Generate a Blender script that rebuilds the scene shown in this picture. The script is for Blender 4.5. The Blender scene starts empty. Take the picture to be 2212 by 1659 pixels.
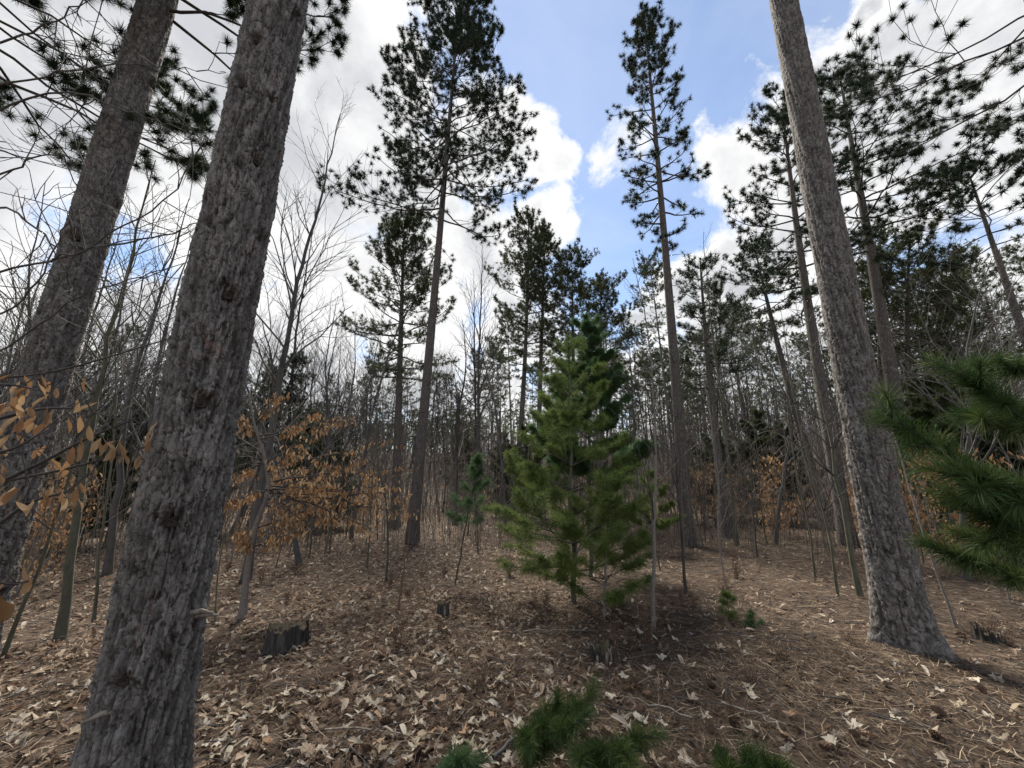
import bpy, math, random
import numpy as np
from mathutils import Vector, Matrix
R = math.radians
rng = np.random.default_rng(7)
random.seed(7)
scene = bpy.context.scene
col = scene.collection

# ------------------------------------------------------------------ camera
W0, H0, F0 = 2212.0, 1659.0, 849.0          # working picture grid the photo was measured in
PITCH = R(13.6); CAMH = 1.6
CAM = np.array([0.0, 0.0, CAMH])
cam = bpy.data.cameras.new('camera'); camo = bpy.data.objects.new('camera', cam); col.objects.link(camo)
cam.sensor_width = 36; cam.lens = 36 * F0 / W0; cam.clip_start = 0.05; cam.clip_end = 2000
camo.location = CAM; camo.rotation_euler = (R(90) + PITCH, 0, 0)
scene.camera = camo
FWD = np.array([0, math.cos(PITCH), math.sin(PITCH)]); UPV = np.array([0, -math.sin(PITCH), math.cos(PITCH)]); RT = np.array([1.0, 0, 0])

def ray(x, y):
    d = FWD + RT * (x - W0 / 2) / F0 - UPV * (y - H0 / 2) / F0
    return d
def udir(x, y):
    d = ray(x, y); return d / np.linalg.norm(d)
def project(P):
    v = P - CAM
    z = v @ FWD
    return W0 / 2 + F0 * (v @ RT) / z, H0 / 2 - F0 * (v @ UPV) / z, z

# ------------------------------------------------------------------ sky and sun
SUN_EL, SUN_AZ = R(54), R(-16)              # azimuth from +Y, negative = left of the view
scene.view_settings.view_transform = 'Standard'; scene.view_settings.look = 'None'
scene.view_settings.exposure = 1.85; scene.view_settings.gamma = 1; scene.view_settings.use_curve_mapping = False
world = bpy.data.worlds.new('World'); scene.world = world; world.use_nodes = True
def build_world():
    nt = world.node_tree; nt.nodes.clear(); N = nt.nodes; L = nt.links
    def node(t, **k):
        n = N.new(t)
        for a, b in k.items(): setattr(n, a, b)
        return n
    def math_(op, a, b=None, c=None, clamp=False):
        n = node('ShaderNodeMath', operation=op, use_clamp=clamp)
        for i, v in enumerate((a, b, c)):
            if v is None: continue
            if isinstance(v, (int, float)): n.inputs[i].default_value = v
            else: L.new(v, n.inputs[i])
        return n.outputs[0]
    out = node('ShaderNodeOutputWorld'); bg = node('ShaderNodeBackground'); L.new(bg.outputs[0], out.inputs[0])
    sky = node('ShaderNodeTexSky', sky_type='NISHITA', sun_disc=False, sun_elevation=SUN_EL, sun_rotation=SUN_AZ)
    sky.air_density = 1.0; sky.dust_density = 0.05; sky.ozone_density = 2.5
    tc = node('ShaderNodeTexCoord'); D = tc.outputs['Generated']
    sep = node('ShaderNodeSeparateXYZ'); L.new(D, sep.inputs[0])
    zz = math_('MAXIMUM', math_('ADD', sep.outputs[2], 0.25), 0.06)
    comb = node('ShaderNodeCombineXYZ')
    L.new(math_('DIVIDE', sep.outputs[0], zz), comb.inputs[0]); L.new(math_('DIVIDE', sep.outputs[1], zz), comb.inputs[1])
    PL = comb.outputs[0]
    def noise(vec, scale, detail, rough=0.55, dist=0.0, off=(0, 0, 0)):
        m = node('ShaderNodeMapping'); m.inputs['Location'].default_value = off; L.new(vec, m.inputs[0])
        n = node('ShaderNodeTexNoise'); n.inputs['Scale'].default_value = scale; n.inputs['Detail'].default_value = detail
        n.inputs['Roughness'].default_value = rough; n.inputs['Distortion'].default_value = dist
        L.new(m.outputs[0], n.inputs['Vector']); return n
    # ragged edges: the direction is pushed about by noise before the cloud cells are measured
    wn = noise(D, 5.0, 9, 0.62)
    wv = node('ShaderNodeVectorMath', operation='MULTIPLY_ADD'); L.new(wn.outputs['Color'], wv.inputs[0])
    wv.inputs[1].default_value = (0.22,) * 3
    sub = node('ShaderNodeVectorMath', operation='SUBTRACT'); L.new(D, sub.inputs[0]); sub.inputs[1].default_value = (0.11,) * 3
    L.new(sub.outputs[0], wv.inputs[2]); DW = wv.outputs[0]
    # centre (measured grid), radius in radians, weight
    cells = [(640, 120, .30, 1), (760, 330, .26, 1), (820, 130, .12, 1), (480, 240, .26, 1), (880, 420, .20, 1), (560, 470, .20, 1),
             (1010, 320, .13, 1), (1120, 290, .10, 1), (1170, 345, .07, 1), (1160, 500, .10, 1), (1060, 560, .15, 1), (900, 620, .18, 1),
             (760, 600, .16, 1), (100, 130, .28, .9), (250, 330, .16, .8), (300, 60, .25, .9), (-200, 300, .25, .8), (450, -250, .35, 1),
             (330, 680, .12, 1), (460, 700, .15, 1), (620, 740, .18, 1), (200, 760, .14, 1), (60, 800, .14, .9), (900, 800, .2, 1), (1120, 700, .14, .9),
             (1290, 358, .045, .5), (1345, 300, .06, .45), (1575, 370, .085, 1), (1660, 410, .10, 1), (1400, 700, .08, 1), (1480, 640, .09, 1),
             (1570, 590, .10, 1), (1660, 540, .10, 1), (1740, 500, .10, 1), (1560, 760, .16, 1), (1760, 700, .14, .9), (1770, 160, .05, 1),
             (1800, 230, .13, 1), (1920, 200, .13, 1), (2040, 130, .12, 1), (2160, 60, .11, 1), (2010, 290, .12, 1), (2150, 230, .14, .9),
             (1900, 350, .09, .9), (1850, 40, .04, .7), (2150, 680, .10, 1), (2260, 620, .12, 1), (2050, 780, .13, 1), (1950, 470, .08, .9), (2300, 300, .15, .8), (2350, 0, .2, .9),
             (1250, 860, .16, 1), (1450, 880, .16, 1), (1700, 900, .16, 1), (1950, 900, .18, 1), (2200, 900, .18, 1), (300, 900, .2, 1), (650, 900, .2, 1), (1080, 880, .16, 1), (0, 950, .2, 1)]
    acc = None
    for x, y, r, w in cells:
        c = udir(x, y)
        d = node('ShaderNodeVectorMath', operation='DISTANCE'); L.new(DW, d.inputs[0]); d.inputs[1].default_value = tuple(c)
        v = math_('MULTIPLY_ADD', d.outputs['Value'], -w / r, w)
        acc = v if acc is None else math_('SMOOTH_MAX', acc, v, 0.18)
    # in the part of the sky the photo shows the cells rule, elsewhere broken cloud goes on
    fr = node('ShaderNodeVectorMath', operation='DISTANCE'); L.new(D, fr.inputs[0]); fr.inputs[1].default_value = tuple(udir(1106, 300))
    mr = node('ShaderNodeMapRange', interpolation_type='SMOOTHSTEP'); L.new(fr.outputs['Value'], mr.inputs[0])
    mr.inputs[1].default_value = 1.0; mr.inputs[2].default_value = 1.3
    big = noise(PL, 1.1, 6, 0.5, off=(3.1, 1.7, 0))
    bigm = math_('MULTIPLY_ADD', big.outputs['Fac'], 5.0, -2.25)
    mix = node('ShaderNodeMix', data_type='FLOAT'); L.new(mr.outputs[0], mix.inputs[0]); L.new(acc, mix.inputs[2]); L.new(bigm, mix.inputs[3])
    base = mix.outputs[0]
    fine = noise(D, 7.0, 10, 0.66, 0.4, off=(5, 2, 1))
    dens = math_('ADD', base, math_('MULTIPLY_ADD', fine.outputs['Fac'], 1.7, -0.85))
    cov = node('ShaderNodeMapRange', interpolation_type='SMOOTHSTEP'); L.new(dens, cov.inputs[0])
    cov.inputs[1].default_value = -0.14; cov.inputs[2].default_value = 0.40
    # thin veil of high cloud in the blue
    veil = noise(PL, 2.0, 6, 0.6, 0.6, off=(1, 8, 0))
    vr = node('ShaderNodeMapRange'); L.new(veil.outputs['Fac'], vr.inputs[0]); vr.inputs[1].default_value = .42; vr.inputs[2].default_value = .85
    vr.inputs[3].default_value = 0.13; vr.inputs[4].default_value = 0.40
    covv = math_('MAXIMUM', cov.outputs[0], vr.outputs[0])
    # thick cloud is grey below, its edges white
    shade = noise(D, 3.6, 9, 0.6, 0.3, off=(9, 4, 2))
    th = node('ShaderNodeMapRange', interpolation_type='SMOOTHSTEP'); L.new(base, th.inputs[0])
    th.inputs[1].default_value = .20; th.inputs[2].default_value = .62
    sh = node('ShaderNodeMapRange', interpolation_type='SMOOTHSTEP'); L.new(shade.outputs['Fac'], sh.inputs[0])
    sh.inputs[1].default_value = .36; sh.inputs[2].default_value = .64
    g = math_('MULTIPLY', math_('MULTIPLY_ADD', sh.outputs[0], .9, .1), th.outputs[0])
    cc = node('ShaderNodeMix', data_type='RGBA'); L.new(g, cc.inputs[0])
    cc.inputs[6].default_value = (5.5, 5.48, 5.45, 1); cc.inputs[7].default_value = (3.25, 3.32, 3.5, 1)
    fin = node('ShaderNodeMix', data_type='RGBA'); L.new(covv, fin.inputs[0]); L.new(sky.outputs[0], fin.inputs[6]); L.new(cc.outputs[2], fin.inputs[7])
    L.new(fin.outputs[2], bg.inputs[0]); bg.inputs[1].default_value = 0.056
build_world()
sun = bpy.data.lights.new('sun', 'SUN'); sun.energy = 3.0; sun.angle = R(18); sun.color = (1.0, 0.94, 0.84)
suno = bpy.data.objects.new('sun', sun); col.objects.link(suno)
sd = Vector((math.cos(SUN_EL) * math.sin(SUN_AZ), math.cos(SUN_EL) * math.cos(SUN_AZ), math.sin(SUN_EL)))
suno.rotation_euler = sd.to_track_quat('Z', 'Y').to_euler(); suno.location = (0, 0, 30)

# ------------------------------------------------------------------ numeric helpers
def hash2(i, j, s=0):
    i = np.asarray(i, dtype=np.int64); j = np.asarray(j, dtype=np.int64)
    h = (i * 374761393 + j * 668265263 + s * 2246822519) & 0xffffffff
    h = ((h ^ (h >> 13)) * 1274126177) & 0xffffffff
    h = (h ^ (h >> 16)) & 0xffffffff
    return h / 4294967296.0
def vnoise(x, y, s=0):
    x = np.asarray(x, float); y = np.asarray(y, float)
    i = np.floor(x).astype(np.int64); j = np.floor(y).astype(np.int64); fx = x - i; fy = y - j
    fx = fx * fx * (3 - 2 * fx); fy = fy * fy * (3 - 2 * fy)
    a = hash2(i, j, s); b = hash2(i + 1, j, s); c = hash2(i, j + 1, s); d = hash2(i + 1, j + 1, s)
    return (a + (b - a) * fx) * (1 - fy) + (c + (d - c) * fx) * fy - 0.5
def fbm(x, y, s=0, o=4):
    r = 0; a = 1
    for k in range(o):
        r = r + a * vnoise(x * 2 ** k, y * 2 ** k, s + k); a *= .5
    return r
def sstep(a, b, x):
    t = np.clip((x - a) / (b - a), 0, 1); return t * t * (3 - 2 * t)
def H(x, y):
    x = np.asarray(x, float); y = np.asarray(y, float)
    r = np.hypot(x, y)
    h = 0.16 * fbm(x * .35, y * .35, 3, 3) * sstep(1, 5, r) + 0.035 * fbm(x * 2.2, y * 2.2, 9, 3)
    az = np.arctan2(x, np.maximum(y, .001))
    h = h + sstep(17, 60, r) * (1.3 + 2.4 * sstep(-.1, .6, az)) + 7 * sstep(45, 120, r) + 5 * sstep(120, 400, r)
    return h
def ground_hit(x, y):
    d = ray(x, y); t = CAMH / max(1e-3, -d[2]); 
    for _ in range(30):
        p = CAM + d * t; e = p[2] - float(H(p[0], p[1])); t += .8 * e / max(.05, -d[2])
    p = CAM + d * t; return np.array([p[0], p[1], float(H(p[0], p[1]))])
def at_range(x, y, D):
    d = ray(x, y); return CAM + d * (D / math.hypot(d[0], d[1]))
def at_depth(x, y, z): return CAM + ray(x, y) * z
def nrm(v): return v / (np.linalg.norm(v, axis=-1, keepdims=True) + 1e-9)

# ------------------------------------------------------------------ mesh collectors
class MB:
    """collects triangles / quads, one mesh at the end"""
    def __init__(s): s.v = []; s.f3 = []; s.f4 = []; s.r = []; s.n = 0
    def add(s, v, f3=None, f4=None, r=None):
        v = np.asarray(v, float).reshape(-1, 3)
        s.v.append(v)
        if f3 is not None and len(f3): s.f3.append(np.asarray(f3, np.int64).reshape(-1, 3) + s.n)
        if f4 is not None and len(f4): s.f4.append(np.asarray(f4, np.int64).reshape(-1, 4) + s.n)
        s.r.append(np.full(len(v), random.random()) if r is None else np.broadcast_to(np.asarray(r, float), (len(v),)))
        s.n += len(v)
    def mesh(s, name, mat, origin=(0, 0, 0), smooth=True):
        me = bpy.data.meshes.new(name)
        if s.n == 0: return me
        v = np.concatenate(s.v) - np.asarray(origin, float)
        f3 = np.concatenate(s.f3) if s.f3 else np.zeros((0, 3), np.int64)
        f4 = np.concatenate(s.f4) if s.f4 else np.zeros((0, 4), np.int64)
        me.vertices.add(len(v)); me.vertices.foreach_set('co', v.astype(np.float32).ravel())
        nl = len(f3) * 3 + len(f4) * 4
        me.loops.add(nl); me.loops.foreach_set('vertex_index', np.concatenate([f3.ravel(), f4.ravel()]).astype(np.int32))
        me.polygons.add(len(f3) + len(f4))
        ls = np.concatenate([np.arange(len(f3)) * 3, len(f3) * 3 + np.arange(len(f4)) * 4]).astype(np.int32)
        me.polygons.foreach_set('loop_start', ls)
        me.polygons.foreach_set('use_smooth', np.full(len(ls), smooth))
        a = me.attributes.new('rnd', 'FLOAT', 'POINT'); a.data.foreach_set('value', np.concatenate(s.r).astype(np.float32))
        me.update(calc_edges=True)
        if mat: me.materials.append(mat)
        return me
    def build(s, name, mat, parent=None, origin=(0, 0, 0), smooth=True, stuff=False):
        o = bpy.data.objects.new(name, s.mesh(name, mat, origin, smooth)); col.objects.link(o)
        if parent is not None: o.parent = parent
        if stuff: o['kind'] = 'stuff'
        return o
    def tube(s, pts, rad, sides=5, cap=True, r=None):
        P = np.asarray(pts, float); n = len(P); rad = np.broadcast_to(np.asarray(rad, float), (n,))
        T = nrm(np.gradient(P, axis=0))
        ref = np.array([0, 0, 1.0]) if abs(T[:, 2]).mean() < .8 else np.array([1.0, 0, 0])
        A = nrm(np.cross(T, ref)); B = np.cross(T, A)
        th = np.arange(sides) * 2 * math.pi / sides
        V = P[:, None] + rad[:, None, None] * (A[:, None] * np.cos(th)[None, :, None] + B[:, None] * np.sin(th)[None, :, None])
        i = np.arange(n - 1)[:, None]; j = np.arange(sides)[None]; k = (j + 1) % sides
        f4 = np.stack([i * sides + j, i * sides + k, (i + 1) * sides + k, (i + 1) * sides + j], -1).reshape(-1, 4)
        V = V.reshape(-1, 3); f3 = None
        if cap:
            V = np.vstack([V, P[-1:] + T[-1:] * rad[-1]]); e = (n - 1) * sides; q = np.arange(sides)
            f3 = np.stack([e + q, e + (q + 1) % sides, np.full(sides, n * sides)], -1)
        s.add(V, f3, f4, r)

def needles(mb, C, A, ln, K, wid, spread=.9, back=.35, bend=0.0):
    """C centres, A axes (N,3), ln lengths (N,), K needles per tuft: each needle a narrow real blade"""
    C = np.asarray(C, float).reshape(-1, 3); A = nrm(np.asarray(A, float).reshape(-1, 3)); N = len(C)
    if N == 0: return
    ln = np.broadcast_to(np.asarray(ln, float), (N,))
    u = nrm(rng.normal(size=(N, K, 3)))
    d = nrm(A[:, None] * (1 - spread * .55) + u * spread)
    L = ln[:, None] * rng.uniform(.65, 1.05, (N, K))
    b = C[:, None] - A[:, None] * (rng.uniform(0, 1, (N, K)) * back * ln[:, None])[..., None]
    w = nrm(np.cross(d, nrm(rng.normal(size=(N, K, 3))))) * wid * .5
    m = b + d * (L * .55)[..., None]; t = b + d * L[..., None]; t[..., 2] -= bend * L
    rr = np.repeat(rng.uniform(0, 1, N)[:, None], K, 1) * .6 + rng.uniform(0, .4, (N, K))
    if bend > 0:
        V = np.stack([b - w * .6, b + w * .6, m + w, m - w, t], 2).reshape(-1, 3)
        q = np.arange(N * K)[:, None] * 5
        mb.add(V, q + np.array([[3, 2, 4]]), q + np.array([[0, 1, 2, 3]]), np.repeat(rr.ravel(), 5))
    else:
        V = np.stack([b - w, b + w, t], 2).reshape(-1, 3)
        q = np.arange(N * K)[:, None] * 3
        mb.add(V, q + np.array([[0, 1, 2]]), None, np.repeat(rr.ravel(), 3))

# ------------------------------------------------------------------ materials
def mat(name, build):
    m = bpy.data.materials.new(name); m.use_nodes = True; nt = m.node_tree
    p = nt.nodes['Principled BSDF']; p.inputs['Specular IOR Level'].default_value = .2; p.inputs['Roughness'].default_value = .9
    build(nt, p); return m
def ramp(nt, fac, stops, interp='LINEAR'):
    r = nt.nodes.new('ShaderNodeValToRGB'); r.color_ramp.interpolation = interp
    while len(r.color_ramp.elements) < len(stops): r.color_ramp.elements.new(.5)
    for e, (p, c) in zip(r.color_ramp.elements, stops): e.position = p; e.color = (*c, 1)
    nt.links.new(fac, r.inputs[0]); return r.outputs[0]
def texn(nt, scale, detail=5, vec=None, rough=.6, stretch=None, coord='Object', kind='noise', feature=None):
    tc = nt.nodes.new('ShaderNodeTexCoord'); src = tc.outputs[coord] if vec is None else vec
    if stretch is not None:
        mp = nt.nodes.new('ShaderNodeMapping'); mp.inputs['Scale'].default_value = stretch; nt.links.new(src, mp.inputs[0]); src = mp.outputs[0]
    if kind == 'noise':
        n = nt.nodes.new('ShaderNodeTexNoise'); n.inputs['Detail'].default_value = detail; n.inputs['Roughness'].default_value = rough
    else:
        n = nt.nodes.new('ShaderNodeTexVoronoi')
        if feature: n.feature = feature
    n.inputs['Scale'].default_value = scale; nt.links.new(src, n.inputs['Vector']); return n
def attr(nt, name):
    a = nt.nodes.new('ShaderNodeAttribute'); a.attribute_name = name; return a.outputs['Fac']
def mixc(nt, f, a, b, mode='MIX'):
    m = nt.nodes.new('ShaderNodeMix'); m.data_type = 'RGBA'; m.blend_type = mode
    for i, v in ((0, f), (6, a), (7, b)):
        if isinstance(v, (int, float)): m.inputs[i].default_value = v
        elif isinstance(v, tuple): m.inputs[i].default_value = (*v, 1)
        else: nt.links.new(v, m.inputs[i])
    return m.outputs[2]
def bump(nt, p, h, strength=.6, dist=.01):
    b = nt.nodes.new('ShaderNodeBump'); b.inputs['Strength'].default_value = strength; b.inputs['Distance'].default_value = dist
    nt.links.new(h, b.inputs['Height']); nt.links.new(b.outputs[0], p.inputs['Normal'])
def mth(nt, op, a, b):
    n = nt.nodes.new('ShaderNodeMath'); n.operation = op
    for i, v in enumerate((a, b)):
        if isinstance(v, (int, float)): n.inputs[i].default_value = v
        else: nt.links.new(v, n.inputs[i])
    return n.outputs[0]

def m_hero_bark(nt, p):
    # plate / furrow carried as attributes of the modelled relief: plates weather grey, furrow cork is brown
    n = texn(nt, 60, 6, stretch=(1, 1, .35)); n2 = texn(nt, 7, 4)
    c = ramp(nt, attr(nt, 'rnd'), [(0, (.085, .077, .070)), (.4, (.165, .153, .14)), (.75, (.27, .252, .232)), (.93, (.32, .30, .277)), (1, (.25, .145, .125))])
    c = mixc(nt, mth(nt, 'MULTIPLY', n.outputs['Fac'], .75), c, (.07, .062, .057))
    c = mixc(nt, ramp(nt, n2.outputs['Fac'], [(.55, (0, 0, 0)), (.75, (.35, .35, .35))]), c, (.17, .165, .145))
    c = mixc(nt, ramp(nt, attr(nt, 'furrow'), [(0, (1, 1, 1)), (.75, (0, 0, 0))]), c, (.045, .037, .033))
    nt.links.new(c, p.inputs['Base Color'])
    tc = nt.nodes.new('ShaderNodeTexCoord'); wn = texn(nt, 40, 4); wa = nt.nodes.new('ShaderNodeVectorMath'); wa.operation = 'MULTIPLY_ADD'
    nt.links.new(wn.outputs['Color'], wa.inputs[0]); wa.inputs[1].default_value = (.03, .03, .05); nt.links.new(tc.outputs['Object'], wa.inputs[2]); wv = wa.outputs[0]
    v = texn(nt, 27, kind='v', stretch=(1, 1, .6), feature='DISTANCE_TO_EDGE', vec=wv); vc = texn(nt, 27, kind='v', stretch=(1, 1, .55), vec=wv)
    c = mixc(nt, .75, c, ramp(nt, vc.outputs['Color'], [(.1, (.6, .59, .58)), (.5, (1, 1, 1)), (.9, (1.35, 1.33, 1.32))]), 'MULTIPLY')
    c = mixc(nt, ramp(nt, v.outputs['Distance'], [(0, (.7, .7, .7)), (.07, (0, 0, 0))]), c, (.04, .034, .03))
    nt.links.new(c, p.inputs['Base Color'])
    h = mth(nt, 'ADD', mth(nt, 'MULTIPLY', n.outputs['Fac'], 1.0), mth(nt, 'MINIMUM', mth(nt, 'MULTIPLY', v.outputs['Distance'], 2.0), .4))
    bump(nt, p, h, .6, .008)
def bark(c0, c1, c2, scale=26, st=.4, dist=.03):
    def f(nt, p):
        tc = nt.nodes.new('ShaderNodeTexCoord'); wn = texn(nt, scale * .8, 4); wa = nt.nodes.new('ShaderNodeVectorMath'); wa.operation = 'MULTIPLY_ADD'
        nt.links.new(wn.outputs['Color'], wa.inputs[0]); wa.inputs[1].default_value = (1.6 / scale, 1.6 / scale, 3.5 / scale); nt.links.new(tc.outputs['Object'], wa.inputs[2]); wv = wa.outputs[0]
        v = texn(nt, scale, kind='v', stretch=(1, 1, st), feature='DISTANCE_TO_EDGE', vec=wv); v2 = texn(nt, scale, kind='v', stretch=(1, 1, st), vec=wv)
        n = texn(nt, scale * 2.2, 6, stretch=(1, 1, .4)); 
        c = mixc(nt, n.outputs['Fac'], mixc(nt, mth(nt, 'MULTIPLY', v2.outputs['Color'], 1.0), c0, c1), c1)
        e = ramp(nt, v.outputs['Distance'], [(0, (1, 1, 1)), (.16, (0, 0, 0))])
        c = mixc(nt, mth(nt, 'MULTIPLY', e, .6), c, c2)
        nt.links.new(c, p.inputs['Base Color'])
        bump(nt, p, mth(nt, 'ADD', mth(nt, 'MINIMUM', v.outputs['Distance'], .25), mth(nt, 'MULTIPLY', n.outputs['Fac'], .25)), .9, dist)
    return f
M = {}
M['hero_bark'] = mat('red pine bark plates', m_hero_bark)
M['pine_bark'] = mat('red pine bark', bark((.075, .066, .060), (.17, .152, .138), (.032, .025, .022), 22, .38))
M['far_bark'] = mat('distant pine bark', bark((.09, .082, .078), (.15, .138, .13), (.05, .042, .04), 12, .4))
M['grey_bark'] = mat('smooth grey bark', lambda nt, p: nt.links.new(ramp(nt, texn(nt, 14, 5, stretch=(1, 1, .5)).outputs['Fac'], [(.3, (.075, .072, .07)), (.6, (.12, .115, .108)), (.8, (.16, .155, .145))]), p.inputs['Base Color']))
M['green_bark'] = mat('lichen green bark', lambda nt, p: nt.links.new(ramp(nt, texn(nt, 16, 5, stretch=(1, 1, .4)).outputs['Fac'], [(.3, (.07, .068, .05)), (.55, (.12, .118, .085)), (.8, (.17, .165, .13))]), p.inputs['Base Color']))
M['twig'] = mat('dark twig bark', lambda nt, p: nt.links.new(ramp(nt, texn(nt, 9, 3).outputs['Fac'], [(.3, (.05, .045, .043)), (.7, (.095, .086, .08))]), p.inputs['Base Color']))
M['beech_bark'] = mat('young beech bark', lambda nt, p: nt.links.new(ramp(nt, texn(nt, 20, 5, stretch=(1, 1, 2.5)).outputs['Fac'], [(.3, (.15, .13, .115)), (.6, (.22, .195, .175)), (.8, (.29, .27, .24))]), p.inputs['Base Color']))
M['brush'] = mat('pale brush stem', lambda nt, p: nt.links.new(ramp(nt, attr(nt, 'rnd'), [(0, (.10, .085, .07)), (.5, (.17, .15, .13)), (1, (.25, .22, .19))]), p.inputs['Base Color']))
M['brown_twig'] = mat('reddish dead stem', lambda nt, p: nt.links.new(ramp(nt, attr(nt, 'rnd'), [(0, (.075, .048, .034)), (1, (.20, .13, .09))]), p.inputs['Base Color']))
def foliage(stops, tr=.25):
    def f(nt, p):
        c = ramp(nt, attr(nt, 'rnd'), stops); nt.links.new(c, p.inputs['Base Color']); p.inputs['Roughness'].default_value = .6
        t = nt.nodes.new('ShaderNodeBsdfTranslucent'); nt.links.new(c, t.inputs[0])
        m = nt.nodes.new('ShaderNodeMixShader'); m.inputs[0].default_value = tr
        nt.links.new(p.outputs[0], m.inputs[1]); nt.links.new(t.outputs[0], m.inputs[2])
        nt.links.new(m.outputs[0], nt.nodes['Material Output'].inputs[0])
    return f
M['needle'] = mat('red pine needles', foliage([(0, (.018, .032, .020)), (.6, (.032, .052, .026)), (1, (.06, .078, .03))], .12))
M['needle_far'] = mat('pine needles with painted sunlight', foliage([(0, (.03, .045, .024)), (.6, (.065, .085, .034)), (1, (.125, .12, .045))], .2))  # lighter copy of the red pine needle ramp, sunlit look put into the colour
M['white_needle'] = mat('white pine needles', foliage([(0, (.06, .10, .03)), (.5, (.125, .18, .048)), (1, (.27, .30, .10))], .45))
M['white_needle_blue'] = mat('bluish white pine needles', foliage([(0, (.04, .085, .05)), (.6, (.085, .15, .06)), (1, (.16, .22, .085))], .4))
M['near_needle'] = mat('foreground white pine needles', foliage([(0, (.026, .056, .020)), (.5, (.052, .095, .026)), (1, (.15, .17, .05))], .3))
def m_leaf(stops):
    def f(nt, p):
        oi = nt.nodes.new('ShaderNodeObjectInfo')
        n = texn(nt, 5, 5, stretch=(9, 1.5, 1.5)); 
        s = mth(nt, 'FRACT', mth(nt, 'ADD', attr(nt, 'rnd'), oi.outputs['Random']), 0)
        c = ramp(nt, s, stops)
        c = mixc(nt, mth(nt, 'MULTIPLY', n.outputs['Fac'], .5), c, (.13, .075, .04))
        nt.links.new(c, p.inputs['Base Color']); p.inputs['Roughness'].default_value = .75
        t = nt.nodes.new('ShaderNodeBsdfTranslucent'); nt.links.new(c, t.inputs[0])
        m = nt.nodes.new('ShaderNodeMixShader'); m.inputs[0].default_value = .3
        nt.links.new(p.outputs[0], m.inputs[1]); nt.links.new(t.outputs[0], m.inputs[2])
        nt.links.new(m.outputs[0], nt.nodes['Material Output'].inputs[0])
    return f
M['beech_leaf'] = mat('dry beech leaf', m_leaf([(0, (.28, .15, .07)), (.35, (.44, .26, .125)), (.65, (.68, .49, .29)), (.85, (.50, .31, .16)), (1, (.28, .14, .07))]))
M['litter_leaf'] = mat('fallen leaf', m_leaf([(0, (.07, .045, .032)), (.25, (.18, .115, .078)), (.5, (.34, .24, .17)), (.72, (.50, .40, .30)), (.9, (.72, .65, .54)), (1, (.14, .08, .055))]))
M['pale_leaf'] = mat('pale fallen leaf', m_leaf([(0, (.45, .37, .27)), (.3, (.66, .58, .45)), (.6, (.76, .70, .58)), (.8, (.5, .33, .2)), (1, (.60, .52, .40))]))
M['straw'] = mat('dead pine needles', lambda nt, p: nt.links.new(ramp(nt, attr(nt, 'rnd'), [(0, (.032, .022, .014)), (.4, (.075, .052, .033)), (.8, (.16, .112, .074)), (1, (.42, .33, .235))]), p.inputs['Base Color']))
def m_ground(nt, p):
    v = texn(nt, 17, kind='v', coord='Object'); v2 = texn(nt, 34, kind='v'); n = texn(nt, 2.2, 8); n2 = texn(nt, 90, 5, stretch=(1, .3, 1)); nb = texn(nt, .35, 4)
    c1 = ramp(nt, v.outputs['Color'], [(0, (.03, .021, .015)), (.45, (.075, .051, .036)), (.75, (.15, .105, .072)), (.93, (.38, .30, .21))])
    c2 = ramp(nt, v2.outputs['Color'], [(0, (.026, .018, .013)), (.5, (.065, .045, .032)), (.95, (.16, .11, .075))])
    c = mixc(nt, ramp(nt, n.outputs['Fac'], [(.35, (0, 0, 0)), (.65, (1, 1, 1))]), c1, c2)
    c = mixc(nt, mth(nt, 'MULTIPLY', n2.outputs['Fac'], .6), c, (.04, .027, .019))
    c = mixc(nt, ramp(nt, nb.outputs['Fac'], [(.4, (0, 0, 0)), (.7, (.45, .45, .45))]), c, (.11, .075, .05))
    nt.links.new(c, p.inputs['Base Color'])
    bump(nt, p, mth(nt, 'ADD', v.outputs['Distance'], n2.outputs['Fac']), 1, .03)
M['ground'] = mat('needle and leaf floor', m_ground)
M['stump'] = mat('weathered stump wood', lambda nt, p: (nt.links.new(ramp(nt, texn(nt, 30, 6, stretch=(1, 1, .15)).outputs['Fac'], [(.3, (.02, .017, .016)), (.5, (.055, .05, .046)), (.75, (.13, .12, .108))]), p.inputs['Base Color']), bump(nt, p, texn(nt, 45, 5, stretch=(1, 1, .15)).outputs['Fac'], 1, .02)))
M['rot'] = mat('rotten stump top', lambda nt, p: (nt.links.new(ramp(nt, texn(nt, 25, 6).outputs['Fac'], [(.3, (.05, .035, .025)), (.5, (.13, .10, .07)), (.65, (.12, .13, .06)), (.8, (.28, .24, .18))]), p.inputs['Base Color']), bump(nt, p, texn(nt, 50, 5).outputs['Fac'], 1, .02)))
M['split_wood'] = mat('pale broken wood', lambda nt, p: nt.links.new(ramp(nt, texn(nt, 40, 5, stretch=(1, 1, .15)).outputs['Fac'], [(.3, (.12, .10, .08)), (.6, (.30, .26, .21)), (.8, (.42, .37, .30))]), p.inputs['Base Color']))
M['knot'] = mat('dark knot resin', lambda nt, p: nt.links.new(ramp(nt, texn(nt, 60, 5).outputs['Fac'], [(.3, (.018, .015, .014)), (.7, (.07, .055, .048))]), p.inputs['Base Color']))

# ------------------------------------------------------------------ things
def thing(name, label, cat, loc, group=None):
    o = bpy.data.objects.new(name, None); col.objects.link(o); o.location = tuple(float(a) for a in loc); o.empty_display_size = .2
    o['label'] = label; o['category'] = cat
    if group: o['group'] = group
    return o
def copy_tree(o, parent=None):
    c = o.copy(); col.objects.link(c); c.parent = parent
    for ch in o.children: copy_tree(ch, c)
    return c

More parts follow.
